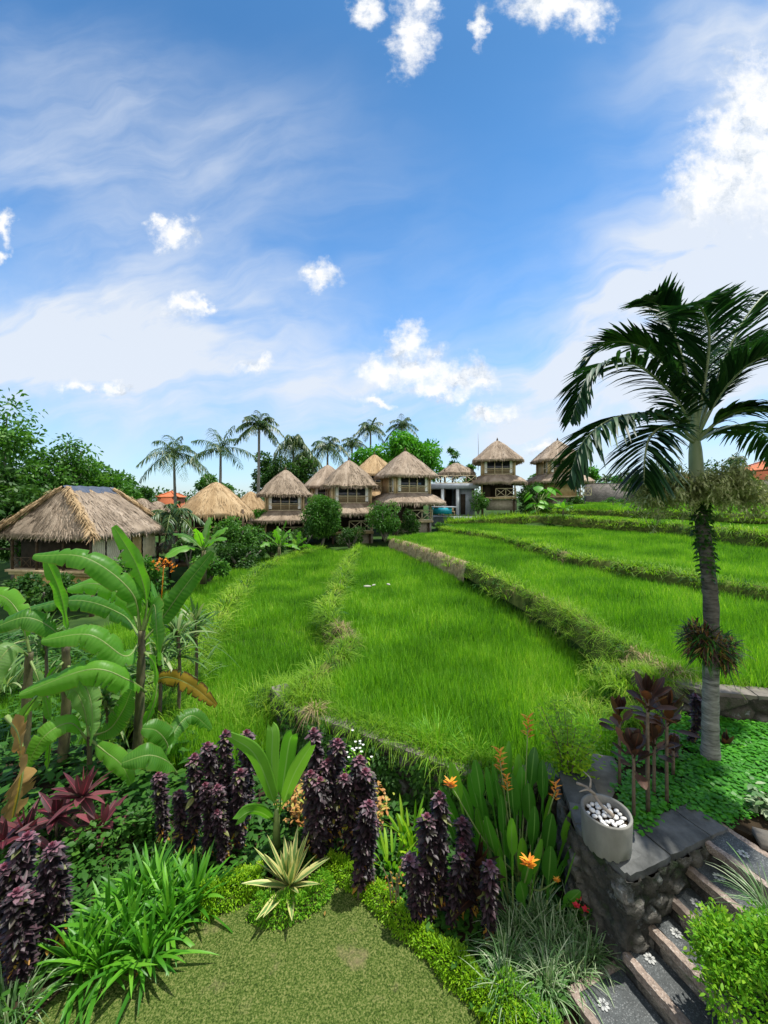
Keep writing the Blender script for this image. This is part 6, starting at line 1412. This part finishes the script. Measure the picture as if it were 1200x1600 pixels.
# young palm with undivided leaves
b = on(432, 1328, .04); t = thing('young_palm', 'young palm with pleated bright green leaves between the purple stalks', 'palm', b); mb = MB(); tube(mb, [b, b + (0, 0, .35), b + (0, 0, .42)], [.045, .03, .02], 9); mb.build('stem', M['greenstem'], t)
for k, (pp, wd, rl) in enumerate((([(434, 1272, 0), (415, 1215, 0), (395, 1175, -.05), (362, 1152, -.1)], .15, .9), ([(434, 1270, 0), (425, 1200, .05), (426, 1150, .08), (424, 1136, .1)], .13, 1.0), ([(436, 1270, 0), (446, 1200, 0), (452, 1160, 0), (457, 1148, -.02)], .15, 1.0), ([(437, 1272, 0), (455, 1220, -.1), (470, 1190, -.15), (486, 1165, -.2)], .13, .9), ([(430, 1285, 0), (410, 1270, -.2), (390, 1268, -.35), (372, 1280, -.4)], .12, .5))):
    p = smoothpath([at(px, py, b[1] + dz) for px, py, dz in pp], 20); m2 = MB(); n = 30
    tn = nrm(np.gradient(p, axis=0)); sdv = nrm(np.cross(tn, (0, -1, .25))); T = np.linspace(0, 1, 20); w_ = wd / 2 * np.clip(np.sin(np.pi * (T * .8 + .1)) ** .8, .05, 1) * (T > .15) + .006
    K = 15; xs = np.linspace(-1, 1, K); v = p[:, None] + sdv[:, None] * (w_[:, None] * xs)[..., None]; up_ = np.cross(sdv, tn); v = v + up_[:, None] * ((.008 * (np.arange(K) % 2)[None] - .25 * w_[:, None] * np.abs(xs)[None]))[..., None]
    v[..., :] += tn[:, None] * (np.abs(xs) * .04)[None, :, None] * T[:, None, None]
    i, j = np.meshgrid(np.arange(19), np.arange(K - 1), indexing='ij'); a = i * K + j; m2.add(v.reshape(-1, 3), np.stack([a, a + 1, a + K + 1, a + K], -1).reshape(-1, 4), 0, rng.random(), np.repeat(T, K), np.tile(xs, 20)); m2.build('leaf', M['youngpalm'], t)
# striped grass at the foot of the stairs
b = on(858, 1492, .05); t = thing('striped_grass_clump', 'arching fountain of thin white striped grass beside the stairs', 'grass clump', b); mb = MB()
for dx, dy in ((0, 0), (-.2, .12), (.18, .1), (-.35, -.05), (.12, -.16), (-.12, -.22), (.3, -.04), (-.42, -.25), (0, .22)):
    n = 170; a = rng.random(n) * 6.283; ln = np.clip(np.abs(rng.normal(.55, .3, n)), .03, 1.3); d = np.stack([np.sin(ln) * np.cos(a), np.sin(ln) * np.sin(a), np.cos(ln)], 1)
    blades(mb, b + np.array((dx, dy, 0)) + rng.normal(0, .03, (n, 3)) * (1, 1, 0), d, .44 * rng.uniform(.6, 1.15, n), .011, .65 * rng.uniform(.4, 1.4, n), 7, 'grass', .2)
mb.build('leaves', M['lirio'], t)
grassclump('striped_grass_clump', 'smaller tuft of pale blades at the bottom corner below the purple stalks', on(15, 1585, .02), 160, .42, .011, .5, .6, 'lirio', .15)
grassclump('striped_grass_clump', 'tuft of long pale blades leaning over the top stairs at the edge of the view', at(1215, 1440, 2.55), 120, .48, .010, .6, .5, 'lirio', .06)
# lime edging round the lawn
def edging(label, pts, wd, hgt, n, material, size=.027):
    p = smoothpath([on(px, py, .0) for px, py in pts], 200); o = p[0]; t = thing('edging_hedge', label, 'hedge', o, 'lime edging round the lawn'); mb = MB()
    i = rng.integers(0, 199, n); tn = np.gradient(p, axis=0); nr = nrm(np.stack([-tn[:, 1], tn[:, 0], 0 * tn[:, 0]], 1)); a = rng.uniform(0, np.pi, n); lump = .65 + .7 * fbm(np.stack([p[i][:, 0] * 7, p[i][:, 1] * 7, 0 * a], 1), 2, 3)
    q = rng.uniform(.6, 1.0, n) ** .5; pos = p[i] + nr[i] * (np.cos(a) * wd / 2 * q * lump)[:, None]; pos[:, 2] += np.sin(a) * hgt * q * lump; pos += rng.normal(0, .012, (n, 3))
    d = nr[i] * (np.cos(a))[:, None] + np.stack([0 * a, 0 * a, np.sin(a) + .2], 1) + rng.normal(0, .5, (n, 3)); blades(mb, pos, d, size * rng.uniform(.6, 1.3, n), size * .42, .2, 2, 'leaf', .0, rng.uniform(-.6, .6, n)); mb.build('leaves', M[material], t)
    return t
edging('long lime yellow edging curving down beside the purple stalks to the striped grass', [(512, 1352), (545, 1372), (585, 1402), (625, 1440), (665, 1476), (705, 1512), (742, 1550), (790, 1600), (860, 1680)], .20, .13, 12000, 'lime')
edging('short lime edging between the lily clump and the variegated sword plant', [(316, 1420), (345, 1408), (380, 1392), (410, 1382)], .22, .16, 4600, 'lime')
edging('fresh green mound edging round the foot of the variegated sword plant', [(398, 1420), (430, 1432), (470, 1420), (498, 1398), (505, 1380)], .20, .14, 4600, 'edgegreen')
edging('bright green edging hidden beneath the striped grass at the lawn corner', [(770, 1560), (820, 1600), (880, 1680)], .3, .2, 2600, 'edgegreen')
# yellow green lilies
for k, (px, py, lab) in enumerate(((612, 1352, 'yellow green strap lily right of the purple stalks'), (655, 1345, 'yellowest strap lily against the purple stalks before the heliconia'), (640, 1310, 'green strap lily behind the yellow ones under the weedy wall'))):
    grassclump('strap_lily', lab, on(px, py, .05), 34, .42, .032, .38, .35, ('edgegreen', 'lime', 'edgegreen')[k], .10, 'strap', .25, 6, 'lily', 'yellow green lilies')
def leafy(name, label, b, rx, h, n, size, material, cat='shrub', stems=6, flowers=None, group=None, asp=.5, open_=.2):
    t = thing(name, label, cat, b, group); b = np.asarray(b, float); ms, mb = MB(), MB(); tips = []
    for k in range(stems):
        a = k * 2.4; r = rx * math.sqrt((k + .5) / stems); e = b + (math.cos(a) * r, math.sin(a) * r, h * rng.uniform(.6, 1.0)); tube(ms, smoothpath([b + (math.cos(a) * .03, math.sin(a) * .03, -.02), (b + e) / 2 + (0, 0, h * .1), e], 6), np.linspace(.008, .003, 6), 5); tips.append((b, e))
    i = rng.integers(0, stems, n); f = rng.uniform(open_, 1.05, n); bb = np.array([q[0] for q in tips])[i]; ee = np.array([q[1] for q in tips])[i]
    p = bb + (ee - bb) * f[:, None] + rng.normal(0, rx * .16, (n, 3)); d = rdirs(n, -.2, .7); blades(mb, p, d, size * rng.uniform(.6, 1.2, n), size * asp, .3, 3, 'leaf', .2, rng.uniform(-.5, .5, n))
    ms.build('stems', M['stem'], t); mb.build('leaves', M[material], t)
    if flowers:
        mf = MB()
        for q in range(flowers[1]):
            c = b + rng.normal(0, rx * .6, 3) * (1, 1, 0) + (0, 0, h * rng.uniform(.8, 1.1)); a = np.arange(5) * 1.257; blades(mf, np.broadcast_to(c, (5, 3)), np.stack([np.cos(a), np.sin(a), 0 * a + .4], 1), flowers[2], flowers[2] * .8, .1, 2, 'leaf')
        mf.build('blossom', M[flowers[0]], t)
    return t
leafy('peach_shrub', 'small shrub with peach and orange leaves behind the purple stalks at the weedy wall', on(575, 1310, .05), .22, .62, 420, .06, 'peach', stems=9)
leafy('peach_shrub', 'reddish leaved low shrub peeping behind the young palm', on(465, 1290, .05), .25, .40, 260, .06, 'peach', stems=7)
leafy('yellow_shrub', 'airy yellow green shrub at the corner of the centre paddy behind the heliconia', at(888, 1230, 4.05), .34, .80, 1500, .055, 'lime', stems=16, asp=.45)
leafy('red_flower_plant', 'little plant with red blooms tucked against the stair wall', on(908, 1445, .1), .10, .22, 160, .05, 'weed', 'flower', 7, ('redflower', 6, .035))
leafy('white_flower_plant', 'spindly plant with tiny white blooms against the weedy wall', on(555, 1270, .05), .16, .75, 260, .07, 'edgegreen', 'flower', 7, ('whiteflower', 14, .02), asp=.3)
leafy('dead_twig_plant', 'thin bare leggy plant between the yellow lilies and the lime edging', on(618, 1420, .03), .12, .4, 30, .035, 'oldleaf', 'plant', 5)
leafy('weedy_shrub', 'low green shrub under the bananas beside the small banana sucker', on(225, 1300, .02), .25, .35, 420, .08, 'weed', stems=9)
leafy('vine_plant', 'heart leaved vine sprawling under the red cordyline', on(135, 1330, .03), .22, .22, 240, .075, 'weed', 'vine', 8, asp=.8)
# clipped lime bush at the stairs
c = at(1212, 1560, 2.3); b = c - (0, 0, .55); t = thing('lime_bush', 'dense lime green bush hiding the outer ends of the stairs', 'bush', b); mb = MB(); ms = MB()
for k in range(9):
    d = rdirs(1, .2, 1)[0]; tube(ms, [b, (b + c) / 2 + d * .1, c + d * .3], [.015, .01, .004], 5)
ms.build('branches', M['stem'], t)
for q, r in [(c, .28)] + [(c + d * (.27, .25, .25), .16 * rng.uniform(.8, 1.2)) for d in rdirs(22, -.5, 1)]: leafcloud(mb, q, (r, r, r), 650, .036, .5, -.4, nseg=3, asp=.42, seedr=rng.uniform(.3, .8))
mb.build('leaves', M['edgegreen'], t)
leafy('silver_plant', 'grey leaved plant cut by the edge of the view on the bed', on(1200, 1275, BED_Z), .14, .2, 200, .08, 'lirio', stems=8)
grassclump('lime_grass_tuft', 'tall pale lime grass tuft leaning over the weedy wall into the paddy', on(682, 1170, .5), 170, .62, .013, .42, .5, 'edgegreen', .22)
grassclump('lime_grass_tuft', 'pale grass tuft at the right end of the weedy wall behind the heliconia', on(740, 1195, .5), 130, .50, .012, .5, .5, 'edgegreen', .2)
grassclump('lime_grass_tuft', 'bright grass tuft behind the slim bronze cordyline', on(930, 1150, .6), 150, .50, .012, .5, .6, 'edgegreen', .2)
grassclump('dry_grass_tuft', 'straw coloured dead grass tuft hanging over the left end of the weedy wall', on(492, 1108, .62), 120, .34, .010, .9, 1.0, 'straw', .10)

# ------------------------------------------------------------------ ground plants that nobody would count
def small(mbf): return mesh_only(mbf, 'sprig', M['weed'])
def sprig(material, n, rad, h, size, asp=.6, prof='leaf'):
    mb = MB(); a = rng.random(n) * 6.283; q = rad * np.sqrt(rng.random(n)); p = np.stack([q * np.cos(a), q * np.sin(a), h * rng.uniform(.3, 1, n)], 1); d = rdirs(n, -.2, .6)
    blades(mb, p, d, size * rng.uniform(.7, 1.2, n), size * asp, .25, 2, prof, .0); return mesh_only(mb, 'sprig', M[material])
CV = [sprig('cover', 16, .07, .06, .038, .95) for _ in range(4)]
x, y = sample([(q[0], q[1], 0) for q in BED], 330); kx = (fbm(np.stack([x * 3, y * 3, 0 * x], 1), 2, 8) > .30) & (x - 1.62 + (y - 3.26) * -.6 > .12)
kx &= ~inpoly(x, y, PA) & ((np.stack([x, y], 1) - C0) @ ev < -.05) | (x > 3.3) & (y > 2.9)
wall_in = ~inpoly(x, y, [tuple(wc), tuple(C0 + dv * .3), tuple(C0 + dv * .3 - ev * .3), tuple(wc - ev * .3 + dv * .25), tuple(wc - ev * .6 + dv * .25), tuple(wc - ev * .6)])
kx &= wall_in; x, y = x[kx], y[kx]
scatter('ground_cover', np.stack([x, y, 0 * x + BED_Z], 1), CV, scl=rng.uniform(.7, 1.35, len(x)))
WD = [sprig('weed', 14, .10, .12, .07, .5) for _ in range(3)] + [tuft(14, .07, .20, .010, .5, .6, M['weed'])]
SOILP = [(-6.5, 1.2), (1.9, 1.2), (1.6, 3.3), (2.5, 4.4), (-1.6, 5.5), (-6.5, 5.8)]
x, y = sample(SOILP, 120); kx = ~inpoly(x, y, [(q[0] * 1.04, q[1] * 1.0) for q in LAWN]); kx &= (fbm(np.stack([x * 1.5, y * 1.5, 0 * x], 1), 2, 4) > .27) | (y > 4.3); x, y = x[kx], y[kx]
scatter('low_weeds', np.stack([x, y, 0 * x - .02 - .07 * np.clip(-x - 1.5, 0, 3) * (y > 4.6)], 1), WD, scl=rng.uniform(.6, 1.5, len(x)))
x, y = sample([(-8, 4.2), (-2.3, 4.6), (-3.2, 7.0), (-5, 9), (-12, 12), (-14, 6)], 34)
zz = np.where(y < 5.6, -.10, -.48); scatter('low_weeds', np.stack([x, y, zz], 1), WD, scl=rng.uniform(1.2, 3.0, len(x)))
# weeds hanging on the paddy wall
WW = [sprig('weed', 16, .07, .05, .05, .55) for _ in range(3)] + [tuft(16, .05, .24, .008, .9, 1.2, M['weed'])]
pw = smoothpath([(q[0], q[1], .6) for q in WALLB], 300); i = rng.integers(0, 299, 600); pos = pw[i].copy(); pos[:, 2] = .50 - .55 * rng.random(600); pos[:, 1] -= .07; kx = fbm(pos * 3.2, 2, 5) > .46
scatter('wall_weeds', pos[kx], WW, rot=np.stack([rng.uniform(.6, 1.4, kx.sum()), 0 * pos[kx][:, 0], rng.uniform(-.6, .6, kx.sum())], 1), scl=rng.uniform(.6, 1.5, kx.sum()))
i = rng.integers(0, 299, 420); pos = pw[i] + np.stack([rng.normal(0, .03, 420), rng.uniform(.10, .42, 420), np.full(420, -.04)], 1)
scatter('bank_grass', pos, BT, rot=np.stack([0 * i, rng.uniform(-.1, .2, 420), rng.normal(-1.57, .8, 420)], 1), scl=rng.uniform(.5, 1.0, 420))
# grass sliding off the end of the low ridge, and around the wall corners
for (cx, cy, cz, n, sx, sy) in ((*on(478, 1085, .58), 150, .28, .35), (*on(440, 1080, .35), 120, .35, .3), (*on(980, 1060, .9), 130, .35, .4), (*on(930, 1130, .55), 160, .5, .5), (*on(1000, 1130, .75), 90, .25, .3), (*on(360, 1120, .12), 200, .7, .3), (*on(300, 1130, .05), 200, .5, .4)):
    scatter('bank_grass', np.stack([rng.normal(cx, sx * .6, n), rng.normal(cy, sy * .6, n), np.full(n, cz) + rng.normal(0, .04, n)], 1), BT, scl=rng.uniform(.6, 1.15, n))
# lawn
LT = [tuft(16, .045, .046, .0095, .8, .5, M['lawn'], nseg=2) for _ in range(4)] + [tuft(9, .04, .042, .0095, .9, .5, M['lawnpale'], nseg=2) for _ in range(3)]
x, y = sample([(a, b_) for a, b_ in LAWN], 560); kx = (y > 1.9) & (fbm(np.stack([x * 2.4, y * 2.4, 0 * x], 1), 3, 21) < rng.normal(.56, .08, len(x)) + .06); x, y = x[kx], y[kx]
scatter('lawn_grass', np.stack([x, y, 0 * x + .006], 1), LT, scl=rng.uniform(.6, 1.2, len(x)))
fl = sample([(a, b_) for a, b_ in LAWN], 3.2); FLM = []
for k in range(3):
    mb = MB(); blades(mb, [(-.02, 0, .004)], [(1, 0, .12)], .045, .022, .1, 4, 'leaf', .35); FLM.append(mesh_only(mb, 'leaf', M[('oldleaf', 'peach', 'dryleaf')[k]]))
scatter('fallen_leaves', np.stack([fl[0], fl[1], 0 * fl[0] + .02], 1), FLM, scl=rng.uniform(.4, 1.0, len(fl[0])))
# grass along the foot of the straight wall and at its top
pw = smoothpath([(3.7, 5.5, 1.15), (4.3, 5.15, 1.15), (9.0, 4.78, 1.15)], 200); i = rng.integers(0, 199, 420)
scatter('bank_grass', pw[i] + np.stack([rng.normal(0, .05, 420), rng.uniform(.0, .3, 420), np.full(420, -.02)], 1), BT, scl=rng.uniform(.4, .8, 420))
